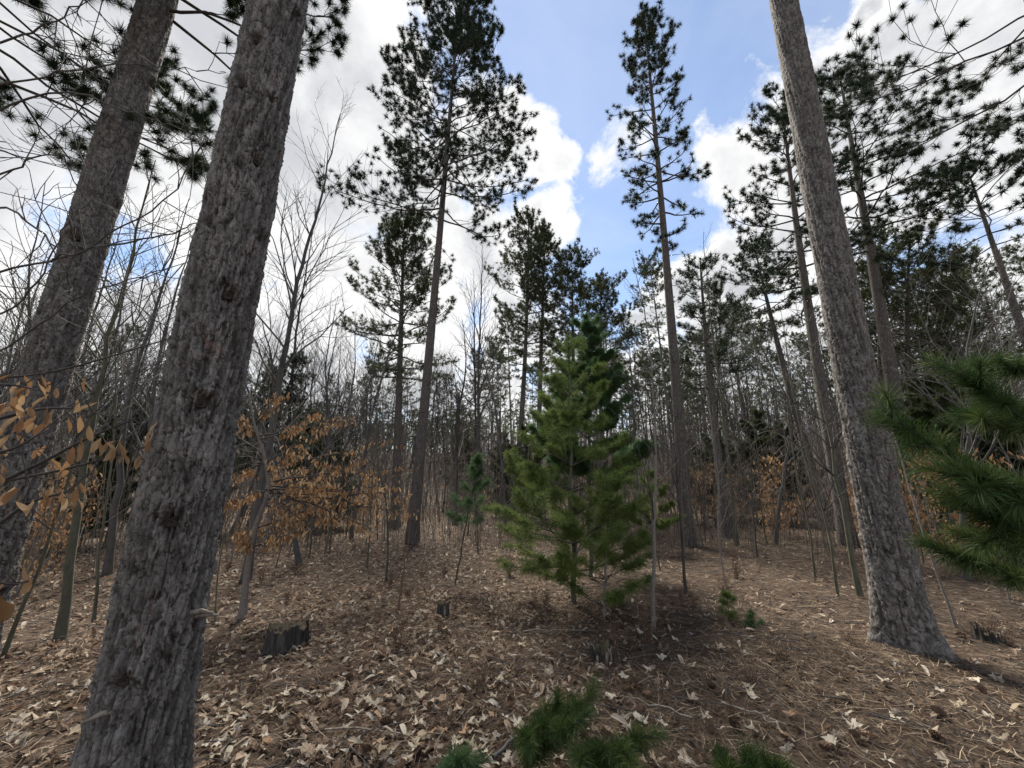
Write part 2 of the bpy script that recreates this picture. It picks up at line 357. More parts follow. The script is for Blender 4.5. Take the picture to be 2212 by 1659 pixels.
def where(x, y):
    p, _, z = project(np.array([x, y, 1.0]))
    if z < .1: return 'outside the picture', 'outside'
    for lim, t in ((-40, 'beyond the left edge'), (110, 'at the far left edge'), (420, 'between the two left trunks'), (640, 'just right of the nearest trunk'), (890, 'between the tan beech and the tall centre trunk'),
                   (1090, 'between the tall centre trunk and the young green pine'), (1400, 'behind the bushy green young pine'), (1560, 'around the slender tall pine'), (1850, 'left of the big right trunk'),
                   (2060, 'just right of the big right trunk'), (2270, 'near the right edge')):
        if p < lim: return t, t
    return 'beyond the right edge', 'right'
def relabel(items, kind, plural):
    # items: list of (object, x, y); the nearest of a stretch is told apart, the others share its place
    by = {}
    for o, x, y in items: by.setdefault(where(x, y)[0], []).append((math.hypot(x, y), o))
    for t, L in by.items():
        L.sort(key=lambda a: a[0])
        if len(L) <= 6:
            Z = sorted(L, key=lambda a: project(np.array([a[1].location.x, a[1].location.y, 1.0]))[0])
            for k, (d, o) in enumerate(Z):
                w = '' if len(Z) == 1 else ('leftmost ' if k == 0 else ('rightmost ' if k == len(Z) - 1 else ['second', 'third', 'fourth', 'fifth'][k - 1] + '-from-left '))
                o['group'] = plural + ' ' + t; o['label'] = w + kind + ' ' + t
            continue
        for k, (d, o) in enumerate(L):
            o['group'] = plural + ' ' + t
            o['label'] = kind + ' ' + t if len(L) == 1 else ('nearest ' + kind + ' ' + t if k == 0 else ('farthest ' + kind + ' ' + t if k == len(L) - 1 and len(L) > 2 else kind + ' ' + t + ', midway back' ))

# ------------------------------------------------------------------ ground
def build_ground():
    # polar sheet, fine near the camera, out past the horizon
    rs = np.concatenate([[0], np.geomspace(.25, 600, 190)]); nth = 300
    th = np.arange(nth) * 2 * math.pi / nth
    X = rs[:, None] * np.sin(th)[None]; Y = rs[:, None] * np.cos(th)[None]
    V = np.stack([X, Y, H(X, Y)], -1).reshape(-1, 3)
    i = np.arange(len(rs) - 1)[:, None]; j = np.arange(nth)[None]; k = (j + 1) % nth
    f4 = np.stack([i * nth + j, (i + 1) * nth + j, (i + 1) * nth + k, i * nth + k], -1).reshape(-1, 4)
    f4 = f4[nth:]
    mb = MB(); c = np.array([[0, 0, float(H(0, 0))]])
    q = np.arange(nth); f3 = np.stack([nth + q, nth + (q + 1) % nth, np.full(nth, len(V))], -1)
    mb.add(np.vstack([V, c]), f3[:, ::-1], f4[:, ::-1] * 1)
    g = mb.build('ground', M['ground']); g['kind'] = 'structure'; g['label'] = 'forest floor of brown needles and fallen leaves'
    return g
ground = build_ground()
# winding check: normals up
_me = ground.data
if _me.polygons[5000].normal.z < 0: _me.flip_normals()

# leaf templates ---------------------------------------------------
def leaf_outline(kind, k):
    r = np.random.default_rng(100 + k)
    if kind == 'beech':
        t = np.linspace(0, 1, 6); w = .18 * np.sin(np.pi * np.clip(t, 0, 1) ** .85) ** .8 + .004
        mid = np.stack([np.zeros(6), t - .5, .30 * np.sin(t * 3 + r.uniform(0, 2)) * r.uniform(.3, 1)], -1)
        fold = r.uniform(.3, 1.1); 
        a = mid + np.stack([-w, 0 * w, w * fold + r.uniform(-.05, .05, 6)], -1); b = mid + np.stack([w, 0 * w, w * fold + r.uniform(-.05, .05, 6)], -1)
        V = np.concatenate([mid, a, b]); F = []
        for i in range(5): F += [(i, i + 1, 7 + i, 6 + i), (i + 1, i, 12 + i, 13 + i)]
        return V, None, F
    # lobed maple / oak outline, fan about a midrib point
    if kind == 'maple':
        ang = [0, 14, 24, 34, 48, 62, 70, 80, 96, 112, 122, 140, 165]; rad = [1, .62, .70, .42, .60, .92, .6, .66, .38, .55, .66, .42, .30]
    else:
        ang = [0, 10, 20, 28, 40, 50, 64, 78, 95, 112, 130, 150, 170]; rad = [1, .88, .52, .78, .60, .36, .55, .34, .5, .33, .6, .62, .85]
    an = np.array(ang + [360 - a for a in ang[::-1] if a != 0]) * math.pi / 180; ra = np.array(rad + [x for x, a in zip(rad[::-1], ang[::-1]) if a != 0])
    ra = ra * r.uniform(.85, 1.12, len(ra)); 
    sx = .5 if kind == 'maple' else .3
    x = np.sin(an) * ra * sx; y = np.cos(an) * ra * .5
    q = r.uniform(.4, 1.5); z = q * (x * x + .6 * r.uniform(-1, 1) * x * y) + .10 * np.sin(x * 9 + r.uniform(0, 6)) + .08 * np.cos(y * 8 + r.uniform(0, 6)) + r.uniform(-.05, .05, len(x))
    V = np.vstack([[[0, -.03, .0]], np.stack([x, y, z], -1)]); n = len(x)
    F = [(0, 1 + i, 1 + (i + 1) % n) for i in range(n)]
    return V, F, None
LEAFK = [('maple', 1), ('maple', 2), ('maple', 3), ('oak', 4), ('oak', 5), ('beech', 6), ('beech', 7), ('beech', 8)]
LEAFT = [leaf_outline(*k) for k in LEAFK]
def rotm(n, yaw, tilt, tilt_az):
    cy, sy = np.cos(yaw), np.sin(yaw)
    Z = np.zeros(n); O = np.ones(n)
    Rz = np.stack([np.stack([cy, -sy, Z], -1), np.stack([sy, cy, Z], -1), np.stack([Z, Z, O], -1)], -2)
    ax = np.stack([np.cos(tilt_az), np.sin(tilt_az), Z], -1); c, s = np.cos(tilt), np.sin(tilt)
    K = np.zeros((n, 3, 3)); K[:, 0, 2] = ax[:, 1]; K[:, 1, 2] = -ax[:, 0]; K[:, 2, 0] = -ax[:, 1]; K[:, 2, 1] = ax[:, 0]
    Rt = np.eye(3)[None] + s[:, None, None] * K + (1 - c)[:, None, None] * (K @ K)
    return Rt @ Rz
def scatter_leaves(mb, n, r0, r1, tpl, size, half=R(66), tiltmax=.5, lift=.02, keep=None):
    rr = np.sqrt(rng.uniform(r0 ** 2, r1 ** 2, n)); az = rng.uniform(-half, half, n)
    x = rr * np.sin(az); y = rr * np.cos(az)
    if keep is not None:
        k = rng.uniform(0, 1, n) < keep(x, y); x = x[k]; y = y[k]; n = len(x)
    z = H(x, y) + rng.uniform(.004, lift, n)
    Rm = rotm(n, rng.uniform(0, 6.28, n), rng.uniform(0, 1, n) ** 1.5 * tiltmax, rng.uniform(0, 6.28, n))
    s = size[0] + (size[1] - size[0]) * rng.uniform(0, 1, n) ** 1.5
    kinds = rng.choice(tpl, n)
    for t in set(tpl):
        idx = np.where(kinds == t)[0]
        if len(idx) == 0: continue
        V, F3, F4 = LEAFT[t]; m = len(V)
        P = (Rm[idx] @ V.T[None]).transpose(0, 2, 1) * s[idx][:, None, None] + np.stack([x[idx], y[idx], z[idx]], -1)[:, None]
        off = (np.arange(len(idx)) * m)[:, None, None]
        mb.add(P.reshape(-1, 3), None if F3 is None else (np.array(F3)[None] + off).reshape(-1, 3), None if F4 is None else (np.array(F4)[None] + off).reshape(-1, 4), np.repeat(rng.uniform(0, 1, len(idx)), m))
def leafy(x, y):      # deciduous litter lies thick to the left and along the middle, thin under the pines on the right
    a = x / np.maximum(np.hypot(x, y), .1)
    k = 1.15 - .97 * sstep(-.08, .40, a + .25 * vnoise(x * .8, y * .8, 5))
    return np.clip(k * (.75 + .8 * vnoise(x * 1.7, y * 1.7, 8)), .05, 1)
def build_litter():
    lo = np.array([5, 6, 7, 3, 4, 0, 5, 6]); 
    mb = MB()
    scatter_leaves(mb, 21000, 0.6, 6.5, [0, 1, 2, 3, 4, 5, 6, 7], (.03, .115), keep=leafy, tiltmax=.6, lift=.035)
    scatter_leaves(mb, 17000, 6.5, 13, [3, 4, 5, 6, 7], (.06, .12), keep=leafy, tiltmax=.6, lift=.04)
    scatter_leaves(mb, 14000, 13, 27, [5, 6], (.10, .19), keep=leafy, tiltmax=.6, lift=.04)
    o = mb.build('leaf_litter', M['litter_leaf'], stuff=True, smooth=False)
    # pine straw
    mb = MB()
    for n, r0, r1, w, L in ((42000, .5, 6, .0032, (.08, .17)), (26000, 6, 13, .006, (.10, .20)), (9000, 13, 24, .012, (.15, .3))):
        rr = np.sqrt(rng.uniform(r0 ** 2, r1 ** 2, n)); az = rng.uniform(-R(66), R(66), n); x = rr * np.sin(az); y = rr * np.cos(az)
        k = rng.uniform(0, 1, n) < (.45 + .55 * sstep(-.3, .3, x / rr)); x = x[k]; y = y[k]; n = len(x)
        yaw = rng.uniform(0, 6.28, n); l = rng.uniform(*L, n); tz = rng.normal(0, .12, n)
        d = np.stack([np.cos(yaw), np.sin(yaw), tz], -1); s = np.stack([-np.sin(yaw), np.cos(yaw), 0 * yaw], -1) * w * .5
        c = np.stack([x, y, H(x, y) + rng.uniform(.008, .04, n)], -1)
        a = c - d * l[:, None] * .5; b = c + d * l[:, None] * .5; m = c + s * rng.uniform(-8, 8, n)[:, None]
        V = np.stack([a - s, a + s, m + s * 1.1, m - s * 1.1, b + s * .6, b - s * .6], 1).reshape(-1, 3); q = np.arange(n)[:, None] * 6
        mb.add(V, None, np.concatenate([q + np.array([[0, 1, 2, 3]]), q + np.array([[3, 2, 4, 5]])]), np.repeat(rng.uniform(0, 1, n), 6))
    mb.build('needle_litter', M['straw'], stuff=True, smooth=False)
    mb = MB()
    for i in range(4200):
        r = math.sqrt(random.uniform(1, 13 ** 2)); a = random.uniform(-R(62), R(62)); x = r * math.sin(a); y = r * math.cos(a)
        yaw = random.uniform(0, 6.28); l = random.uniform(.08, .4); k = random.uniform(-.3, .3)
        t = np.linspace(-.5, .5, 4); px_ = x + np.cos(yaw + k * t) * t * l; py_ = y + np.sin(yaw + k * t) * t * l
        mb.tube(np.stack([px_, py_, H(px_, py_) + .02 + random.uniform(0, .03)], -1), np.linspace(1, .5, 4) * random.uniform(.0015, .006), 4)
    mb.build('twig_litter', M['twig'], stuff=True)
build_litter()
# the leaves that show largest lie as single pieces on the floor
LEAFMESH = []
for t, (V, F3, F4) in enumerate(LEAFT):
    mb = MB(); mb.add(V, F3, F4, 0.0); LEAFMESH.append(mb.mesh('fallen_leaf', M['pale_leaf'], smooth=True))
def place_ground_leaf(x, y, s, t):
    o = bpy.data.objects.new('fallen_leaf', LEAFMESH[t]); col.objects.link(o); o.parent = ground
    o.location = (x, y, float(H(x, y)) + random.uniform(.025, .045)); o.scale = (s, s, s)
    o.rotation_euler = (random.uniform(-.35, .35), random.uniform(-.35, .35), random.uniform(0, 6.28))
cnt = 0
while cnt < 290:
    px_ = random.uniform(380, 2200) if random.random() < .85 else random.uniform(0, 400); py_ = 1330 + (random.random() ** .6) * 330
    p = ground_hit(px_, py_)
    if random.random() > float(leafy(p[0], p[1])) * .9 + .12: continue
    place_ground_leaf(p[0], p[1], random.uniform(.07, .13), random.choice([0, 1, 2, 0, 1, 3, 4, 6])); cnt += 1

# ------------------------------------------------------------------ the three big trunks with modelled bark
def hero_pine(lo_px, hi_px, D, width_lo, width_hi, label, res, knots, depth=.012, top_h=17.0, crown_from=9.0, seed=1, cell=(.07, .17), crown_gen=True, crown_az=None):
    A = at_range(*lo_px, D); B = at_range(*hi_px, D)
    ax = nrm(B - A)
    g = A - ax * (A[2] / ax[2]); 
    for _ in range(4): g = A - ax * ((A[2] - float(H(g[0], g[1]))) / ax[2])
    zA = (A - CAM) @ FWD; zB = (B - CAM) @ FWD
    def diam(px, wpx):
        d = ray(*px); az = math.atan2(d[0], d[1])
        z = (at_range(*px, D) - CAM) @ FWD
        return wpx / F0 * z * math.cos(math.atan2(abs(d[0]), 1.0))
    ra, rb = diam(lo_px, width_lo) / 2, diam(hi_px, width_hi) / 2
    sA = np.linalg.norm(A - g); sB = np.linalg.norm(B - g)
    L = (top_h - g[2]) / ax[2]
    def radius(s):
        k = (rb - ra) / (sB - sA); r = ra + k * (s - sA)
        r = np.where(s > sB, rb * (1 - .93 * (s - sB) / (L - sB)), r)
        return np.maximum(r, .015)
    root = thing('red_pine', label, 'tree', g)
    e1 = nrm(np.cross(ax, np.array([0, 1.0, 0]))); e2 = np.cross(ax, e1)
    Lr = sB + 1.0
    C = 2 * math.pi * ra; nth = int(C / res); nz = int((Lr + .1) / (res * 1.05))
    s = np.linspace(-.1, Lr, nz)[:, None]; th = (np.arange(nth) * 2 * math.pi / nth)[None]
    s, th = np.broadcast_arrays(s, th)
    # plates: jittered cells, periodic round the stem
    def cells(u, v, nu, sv, seed):
        uu = u * nu; vv = v / sv; iu = np.floor(uu).astype(int); iv = np.floor(vv).astype(int)
        f1 = np.full(u.shape, 9.0); f2 = np.full(u.shape, 9.0); idr = np.zeros(u.shape); gx = np.zeros(u.shape); gy = np.zeros(u.shape)
        for a in (-1, 0, 1):
            for b in (-1, 0, 1):
                cu = iu + a; cv = iv + b; cm = np.mod(cu, nu)
                dx = cu + .5 + .9 * (hash2(cm, cv, seed) - .5) - uu; dy = cv + .5 + .9 * (hash2(cm, cv, seed + 1) - .5) - vv
                d = np.hypot(dx, dy); rid = hash2(cm, cv, seed + 2)
                n1 = d < f1
                f2 = np.where(n1, f1, np.minimum(f2, d)); f1 = np.where(n1, d, f1)
                idr = np.where(n1, rid, idr); gx = np.where(n1, dx, gx); gy = np.where(n1, dy, gy)
        return f1, f2, idr, gx, gy
    u0 = th / (2 * math.pi)
    cx, cy = np.cos(th) * 3, np.sin(th) * 3
    wob = fbm(cx * 2 + 11, s * 5 + cy * 2, seed, 3); wob2 = fbm(cx * 2 - 7, s * 5 - cy * 2, seed + 5, 3)
    wf = fbm(cx * 8 + 11, s * 24 + cy * 8, seed + 40, 3)
    nu = max(8, int(round(C / cell[0])))
    f1, f2, idr, gx, gy = cells(u0 + wob * .05 + wf * .022, s + wob2 * .07 + wf * .06, nu, cell[1], seed * 10)
    e = sstep(0.01, .16, f2 - f1)
    g1, g2, id2, hx, hy = cells(u0 + wob2 * .03 + wf * .012, s + wob * .05 + wf * .03, int(nu * 1.9), cell[1] * .62, seed * 10 + 5)
    e2_ = sstep(.01, .12, g2 - g1)
    low = 1 - .45 * sstep(1.2, 6, s)
    dep = depth * low
    def lamina(fr, vs, sd, steps):      # thin flaking layers: a noise cut into steps
        q = (fbm(cx * fr + 5, s * vs + cy * fr, sd, 4) + .9) * steps; fq = np.floor(q); return (fq + sstep(.72, 1.0, q - fq)) / steps
    lam = lamina(5.5, 11, seed + 90, 7); lam2 = lamina(12, 26, seed + 95, 4)
    hgt = dep * (e * (.60 + .3 * idr) + .13 * e2_ * (.3 + id2) + .30 * (gx * (idr - .5) * 2) * e + 1.9 * (lam - .9) + .45 * (lam2 - .9) - .5)
    lamt = np.clip((lam * 7) % 1, 0, 1)
    hgt = hgt + .0025 * wf
    # long vertical furrows low on the stem
    fur = fbm(cx * 3.2 + 2, s * .9 + cy * 3.2, seed + 70, 3); fu = sstep(.22, .0, np.abs(fur) * 4) * low; hgt = hgt - depth * 1.0 * fu; e = e * (1 - .8 * fu)
    # root flare
    flare = np.exp(-np.maximum(s, 0) / .26) * (.34 + .42 * np.maximum(0, np.sin(th * 3 + seed) + .4 * np.sin(th * 5 + seed * 2)))
    rr = radius(s) * (1 + flare * .8) * (1 + .05 * wob * 1.2) 
    base = g[None, None] + ax * s[..., None]
    dirv = np.cos(th)[..., None] * e1 + np.sin(th)[..., None] * e2
    P0 = base + dirv * rr[..., None]
    toc = CAM - base; facing = (dirv * toc).sum(-1) > .0
    X, Y, Z = project(P0)
    kn = []
    for (kx, ky, kr) in knots:
        dd = np.where(facing, np.hypot(X - kx, Y - ky), 1e9); i = np.unravel_index(np.argmin(dd), dd.shape)
        kn.append((P0[i], dirv[i], kr, i))
        ds = (s - s[i]); du = (np.angle(np.exp(1j * (th - th[i])))) * rr; q = np.sqrt((du / 1.0) ** 2 + (ds / 1.25) ** 2) / kr
        ang = np.arctan2(ds, du)
        hgt = hgt + kr * .22 * np.exp(-((q - 1.1) / .5) ** 2) * (.5 + .6 * np.sin(ang) + 1.2 * wf) - kr * .75 * np.exp(-(q * (1 + .8 * wf + .5 * wob) / .6) ** 2)
        e = e * (1 - .9 * np.exp(-(q / .6) ** 2))
    P = P0 + dirv * hgt[..., None]
    mb = MB(); i = np.arange(nz - 1)[:, None]; j = np.arange(nth)[None]; k = (j + 1) % nth
    f4 = np.stack([i * nth + j, i * nth + k, (i + 1) * nth + k, (i + 1) * nth + j], -1).reshape(-1, 4)
    tint = .35 * idr + .25 * id2 + .5 * np.clip((lam - .55) * 2.2, 0, 1); tint = np.where((idr > .955) & (lam < .85), 1.0, np.minimum(tint, .9))
    mb.add(P.reshape(-1, 3), None, f4[:, ::-1], tint.ravel())
    tr = mb.build('trunk', M['hero_bark'], root, g)
    a = tr.data.attributes.new('furrow', 'FLOAT', 'POINT'); a.data.foreach_set('value', (e * (.55 + .45 * e2_)).ravel().astype(np.float32))
    if tr.data.polygons[nth * 3].normal.dot(Vector(dirv[3, 0])) < 0: tr.data.flip_normals()
    for (p, d, kr, i) in kn:
        mb = MB(); n = 9; t = np.linspace(0, 6.283, n, endpoint=False); up = ax; sd_ = nrm(np.cross(up, d))
        ring = []
        for q, o_ in ((1.0, -.55), (.75, -.2), (.4, -.3)):
            rad = kr * .5 * q * (1 + .3 * rng.uniform(-1, 1, n)); ring.append(p + d * kr * o_ + sd_ * (np.cos(t) * rad)[:, None] + up * (np.sin(t) * rad)[:, None])
        V = np.concatenate(ring + [(p - d * kr * .5)[None]]); F4 = []; F3 = []
        for a_ in range(2):
            for b_ in range(n): F4.append((a_ * n + b_, a_ * n + (b_ + 1) % n, (a_ + 1) * n + (b_ + 1) % n, (a_ + 1) * n + b_))
        for b_ in range(n): F3.append((2 * n + b_, 2 * n + (b_ + 1) % n, 3 * n))
        mb.add(V, F3, F4); mb.build('knot', M['knot'], root, g)
    # the stem above the relief
    mb = MB(); ss = np.linspace(Lr - .02, L, 14); mb.tube(g + ax * ss[:, None], radius(ss) * .985, 14); mb.build('upper_stem', M['pine_bark'], root, g)
    return root, g, ax, radius, L

# ------------------------------------------------------------------ pine limbs and crowns
def limb(mbw, tufts, start, az, el, L, r0, upturn=.6, sub=.3, sides=5, tuft_r=.15, dens=1.0, wig=.16, bare=.3, order=0):
    n = max(5, int(L / .28)) ; step = L / n; p = np.array(start, float); pts = [p.copy()]; e = el; a = az; dirs = []
    for i in range(n):
        t = i / n
        e2 = e + upturn * t * t + random.gauss(0, wig * .6); a += random.gauss(0, wig)
        d = np.array([math.cos(e2) * math.sin(a), math.cos(e2) * math.cos(a), math.sin(e2)]); p = p + d * step; pts.append(p.copy()); dirs.append((d, a, e2))
    rad = r0 * (1 - .8 * np.linspace(0, 1, len(pts))) + .003
    mbw.tube(pts, rad, sides if order == 0 else 3)
    tufts.append((pts[-1], dirs[-1][0], tuft_r * random.uniform(.85, 1.15)))
    if order < 2 and L > .25:
        for i in range(n):
            t = (i + 1) / n
            if t < bare: continue
            for sgn in (-1, 1):
                if random.random() > dens * (.9 if order == 0 else .6): continue
                Ls = L * (1 - t * .65) * sub * random.uniform(.7, 1.3) if order == 0 else L * .5 * random.uniform(.6, 1.2)
                if Ls < .10: 
                    tufts.append((pts[i + 1] + np.array([random.gauss(0, .05), random.gauss(0, .05), .04]), dirs[i][0] + np.array([0, 0, .5]), tuft_r * random.uniform(.7, 1))); continue
                limb(mbw, tufts, pts[i + 1], dirs[i][1] + sgn * random.uniform(.5, 1.1), dirs[i][2] + random.uniform(-.1, .35), max(Ls, .15), r0 * .4 * (1 - .6 * t), .5, .4, 3, tuft_r, dens, wig, .35, order + 1)
    return pts
def put_tufts(mb, tufts, K, wid, spread=.95, back=.35, bend=0.0):
    if not tufts: return
    needles(mb, np.array([t[0] for t in tufts]), np.array([t[1] for t in tufts]), np.array([t[2] for t in tufts]), K, wid, spread, back, bend)

def pine(lo_px, hi_px, D, r_base, crown_h0, halfw, label, group=None, K=26, wid=.012, tuft_r=.16, whorl=.45, nper=4, dens=.9, prof=None,
         hero=True, el_lo=-.15, el_hi=.75, seed=1, needle='needle', barkm='pine_bark', ground_px=False, name='red_pine', loc=None, height=None, skew=None, stubs=8, upturn=.55):
    """a pine between two measured points of its stem; crown_h0 = height of lowest live limb, halfw = crown radius"""
    random.seed(seed * 7919 + 13); global rng; rng = np.random.default_rng(seed + 1000)
    if loc is None:
        if ground_px: A = ground_hit(*lo_px); D = math.hypot(A[0], A[1])
        else: A = at_range(*lo_px, D)
        B = at_range(*hi_px, D); ax = nrm(B - A); g = A.copy()
        for _ in range(5): g = A - ax * ((A[2] - float(H(g[0], g[1]))) / ax[2])
        top = B
    else:
        g = np.array(loc, float); top = g + np.array([random.gauss(0, .3), random.gauss(0, .3), height]); ax = nrm(top - g)
    Ht = np.linalg.norm(top - g)
    root = thing(name, label, 'tree', g, group)
    n = 26; t = np.linspace(0, 1, n); bow = np.array([random.gauss(0, .10), random.gauss(0, .10), 0])
    c = g + (top - g) * t[:, None] + bow * np.sin(t * math.pi)[:, None]; c[0] = c[0] - ax * .1
    rad = r_base * (1 - t) ** .75 * .95 + .01; rad = rad * (1 + .35 * np.exp(-t * Ht / .3))
    mb = MB(); mb.tube(c, rad, 14 if hero else 8)
    mb.build('trunk', M[barkm], root, g)
    def axis_at(h): return g + (top - g) * (h / Ht) + bow * math.sin(h / Ht * math.pi)
    prof = prof or (lambda q: math.sin(min(1, q * 1.0 + .25) * math.pi * .78) ** .8 if q < .9 else .5 * (1 - q) / .1 + .15)
    h = crown_h0; az0 = random.uniform(0, 6.28)
    allW = MB(); allF = MB()
    while h < Ht - .15:
        q = (h - crown_h0) / (Ht - crown_h0)
        Lmax = halfw * prof(q)
        k = nper if q > .15 else max(2, nper - 2)
        for b in range(k):
            az = az0 + b * 6.283 / k + random.gauss(0, .35)
            L = Lmax * random.uniform(.6, 1.12)
            if skew: L *= 1 + skew * math.sin(az)
            if L < .2: L = .2
            el = el_lo + (el_hi - el_lo) * q ** 1.2 + random.gauss(0, .12)
            tf = []; mw = MB() if hero else allW
            r0 = max(.012, float(np.interp(h / Ht, t, rad)) * .30)
            limb(mw, tf, axis_at(h) , az, el, L, r0, upturn, .42, 5, tuft_r, dens, bare=.28 if q < .6 else .15)
            if hero:
                lo_ = mw.build('limb', M['twig'], root, g)
                mf = MB(); put_tufts(mf, tf, K, wid); mf.build('needle_tufts', M[needle], lo_, g, stuff=True)
            else: put_tufts(allF, tf, K, wid)
        az0 += 1.1; h += whorl * random.uniform(.7, 1.3) * (1 if q < .7 else .75)
    # leader
    tf = [(axis_at(Ht) + np.array([random.gauss(0, .1), random.gauss(0, .1), random.uniform(-.3, .1)]), np.array([0, 0, 1.0]), tuft_r) for _ in range(5)]
    put_tufts(allF, tf, K, wid)
    if not hero: allW.build('branches', M['twig'], root, g, stuff=True)
    allF.build('needle_tufts' if not hero else 'leader_tufts', M[needle], root, g, stuff=True)
    for i in range(stubs):      # dead snags below the live crown
        hh = random.uniform(.25, .98) * crown_h0; az = random.uniform(0, 6.28); L = random.uniform(.1, .45)
        p = axis_at(hh); r_ = float(np.interp(hh / Ht, t, rad)); d = np.array([math.sin(az), math.cos(az), random.uniform(-.1, .5)])
        mb = MB(); mb.tube([p + d * r_ * .7, p + d * (r_ + L * .5), p + d * (r_ + L) + np.array([0, 0, random.gauss(0, .04)])], [.014, .010, .004], 4)
        mb.build('branch_stub', M['twig'], root, g)
    return root

# hero trunks
k1 = [(556, 348, .05), (494, 637, .06), (565, 513, .055), (640, 30, .05), (550, 86, .045), (518, 181, .05), (588, 215, .04), (448, 482, .04), (435, 872, .065), (368, 1130, .06), (262, 1478, .05), (425, 1345, .045), (515, 880, .04)]
h1 = hero_pine((282, 1659), (604, 0), 2.95, 238, 118, 'thickest pine trunk, rough grey bark plates and dark knot holes, nearest the camera', .0065, k1, .013, seed=3)
h2 = hero_pine((-5, 1154), (343, 0), 6.0, 138, 78, 'leaning grey pine trunk at the left edge behind the beech twigs with tan leaves', .013, [(330, 180, .06), (158, 512, .07), (255, 445, .06)], .013, seed=5, cell=(.048, .10))
h3 = hero_pine((1940, 1300), (1692, 0), 5.75, 118, 58, 'tall scaly pine trunk on the right with flared base, beside the green pine boughs', .012, [(1805, 1005, .035), (1845, 1165, .04), (1760, 560, .03), (1915, 1190, .03)], .011, seed=8, cell=(.048, .10))

def stub(hp, px, L, label_d):
    root, g, ax, radius, Lh = hp
    # broken peg that sticks out of the stem
    best = None
    for s in np.linspace(0, 9, 400):
        p = g + ax * s; x, y, z = project(p); d = math.hypot(x - px[0], y - px[1])
        if best is None or d < best[0]: best = (d, s, p, x)
    _, s, p, xc = best; r = float(radius(s)); toc = nrm((CAM - p) * np.array([1, 1, 0])); side = np.array([toc[1], -toc[0], 0]); w = project(p + side * r)[0] - xc
    q = max(-.95, min(.95, (px[0] - xc) / w)) ; d = side * q + toc * math.sqrt(1 - q * q)
    mb = MB(); a = p + d * r * .9; e = a + (d * .6 + np.array(label_d)) * L
    mb.tube([a, (a + e) / 2 + np.array([0, 0, .01]), e], [.016, .012, .004], 6); mb.build('branch_stub', M['split_wood'], root, g)
stub(h1, (262, 1478), .14, (-.8, 0, -.1)); stub(h1, (420, 1330), .09, (.9, 0, .05)); stub(h1, (425, 1345), .10, (.9, 0, .1))

def upper_crown(hp, h0, h1_, halfw, seed, nper=4, step=.6, K=34, wid=.006, tuft=.16, azr=None, hero=True, rf=.22):
    root, g, ax, radius, L = hp; random.seed(seed); h = h0
    while h < h1_:
        q = (h - h0) / max(.1, h1_ - h0)
        for b in range(nper):
            az = random.uniform(0, 6.28) if azr is None else random.uniform(*azr)
            tf = []; mw = MB(); p = g + ax * h
            limb(mw, tf, p, az, random.uniform(-.2, .35) + .5 * q, halfw * (1 - .5 * q) * random.uniform(.6, 1.1), max(.012, float(radius(h)) * rf), .5, .42, 6, tuft, .8, bare=.35)
            lo_ = mw.build('limb', M['twig'], root, g); mf = MB(); put_tufts(mf, tf, K, wid); mf.build('needle_tufts', M['needle'], lo_, g, stuff=True)
        h += step
upper_crown(h1, 11.5, 16.5, 2.6, 21); upper_crown(h3, 12.5, 16.5, 2.4, 22, 3)
upper_crown(h2, 7.6, 12.0, 2.2, 23, 3, .38, azr=(.1, 2.3), K=150, wid=.0065, tuft=.145, rf=.12); upper_crown(h2, 12, 16.5, 2.4, 24, 3, .7)

# ------------------------------------------------------------------ the pines one can tell apart
pine((890, 1170), (990, 22), 0, .15, 9.6, 2.75, 'tall pine left of centre, broad crown reaching the top of the picture', ground_px=True, seed=31, nper=5, whorl=.46,
     prof=lambda q: 1.10 - .50 * q, el_lo=-.30, el_hi=.55, K=56, tuft_r=.16, wid=.013, stubs=12, dens=.78)
pine((1487, 1178), (1392, 35), 0, .155, 8.6, 1.4, 'tall slender pine right of centre, narrow crown against blue sky', ground_px=True, seed=32, nper=4, whorl=.5,
     prof=lambda q: .95 if q < .75 else .95 - .5 * (q - .75) / .25, el_lo=-.35, el_hi=.9, K=56, tuft_r=.16, wid=.013, dens=.68, stubs=14)
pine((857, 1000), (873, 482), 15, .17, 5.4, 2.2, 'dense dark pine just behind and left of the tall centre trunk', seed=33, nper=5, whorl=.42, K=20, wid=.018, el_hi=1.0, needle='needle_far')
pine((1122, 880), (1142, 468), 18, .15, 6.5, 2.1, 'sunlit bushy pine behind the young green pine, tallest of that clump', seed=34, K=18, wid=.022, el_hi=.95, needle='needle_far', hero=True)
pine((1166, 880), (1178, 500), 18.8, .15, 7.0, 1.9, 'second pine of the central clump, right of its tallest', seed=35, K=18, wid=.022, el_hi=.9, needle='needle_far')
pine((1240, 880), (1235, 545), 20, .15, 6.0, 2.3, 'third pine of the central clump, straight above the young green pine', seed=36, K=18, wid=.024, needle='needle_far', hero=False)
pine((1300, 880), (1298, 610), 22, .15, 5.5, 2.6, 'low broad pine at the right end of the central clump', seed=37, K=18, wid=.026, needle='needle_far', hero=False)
pine((1833, 1178), (1690, 240), 0, .17, 6.4, 1.9, 'slim pine partly hidden by the big right trunk, sparse layered limbs', ground_px=True, seed=38, nper=4, whorl=.5, K=44, wid=.014, dens=.75)
pine((1983, 1173), (1815, 175), 0, .21, 8.4, 2.6, 'stout pine right of the big scaly trunk, wide limbs spreading to the right', ground_px=True, seed=39, nper=4, whorl=.6, K=56, wid=.014, skew=.3, dens=.62, el_hi=.6)
pine((2204, 692), (2092, 372), 15.5, .13, 7.4, 2.1, 'leaning pine with bare pale trunk near the right edge', seed=40, nper=4, whorl=.5, dens=.7, K=50, wid=.015)
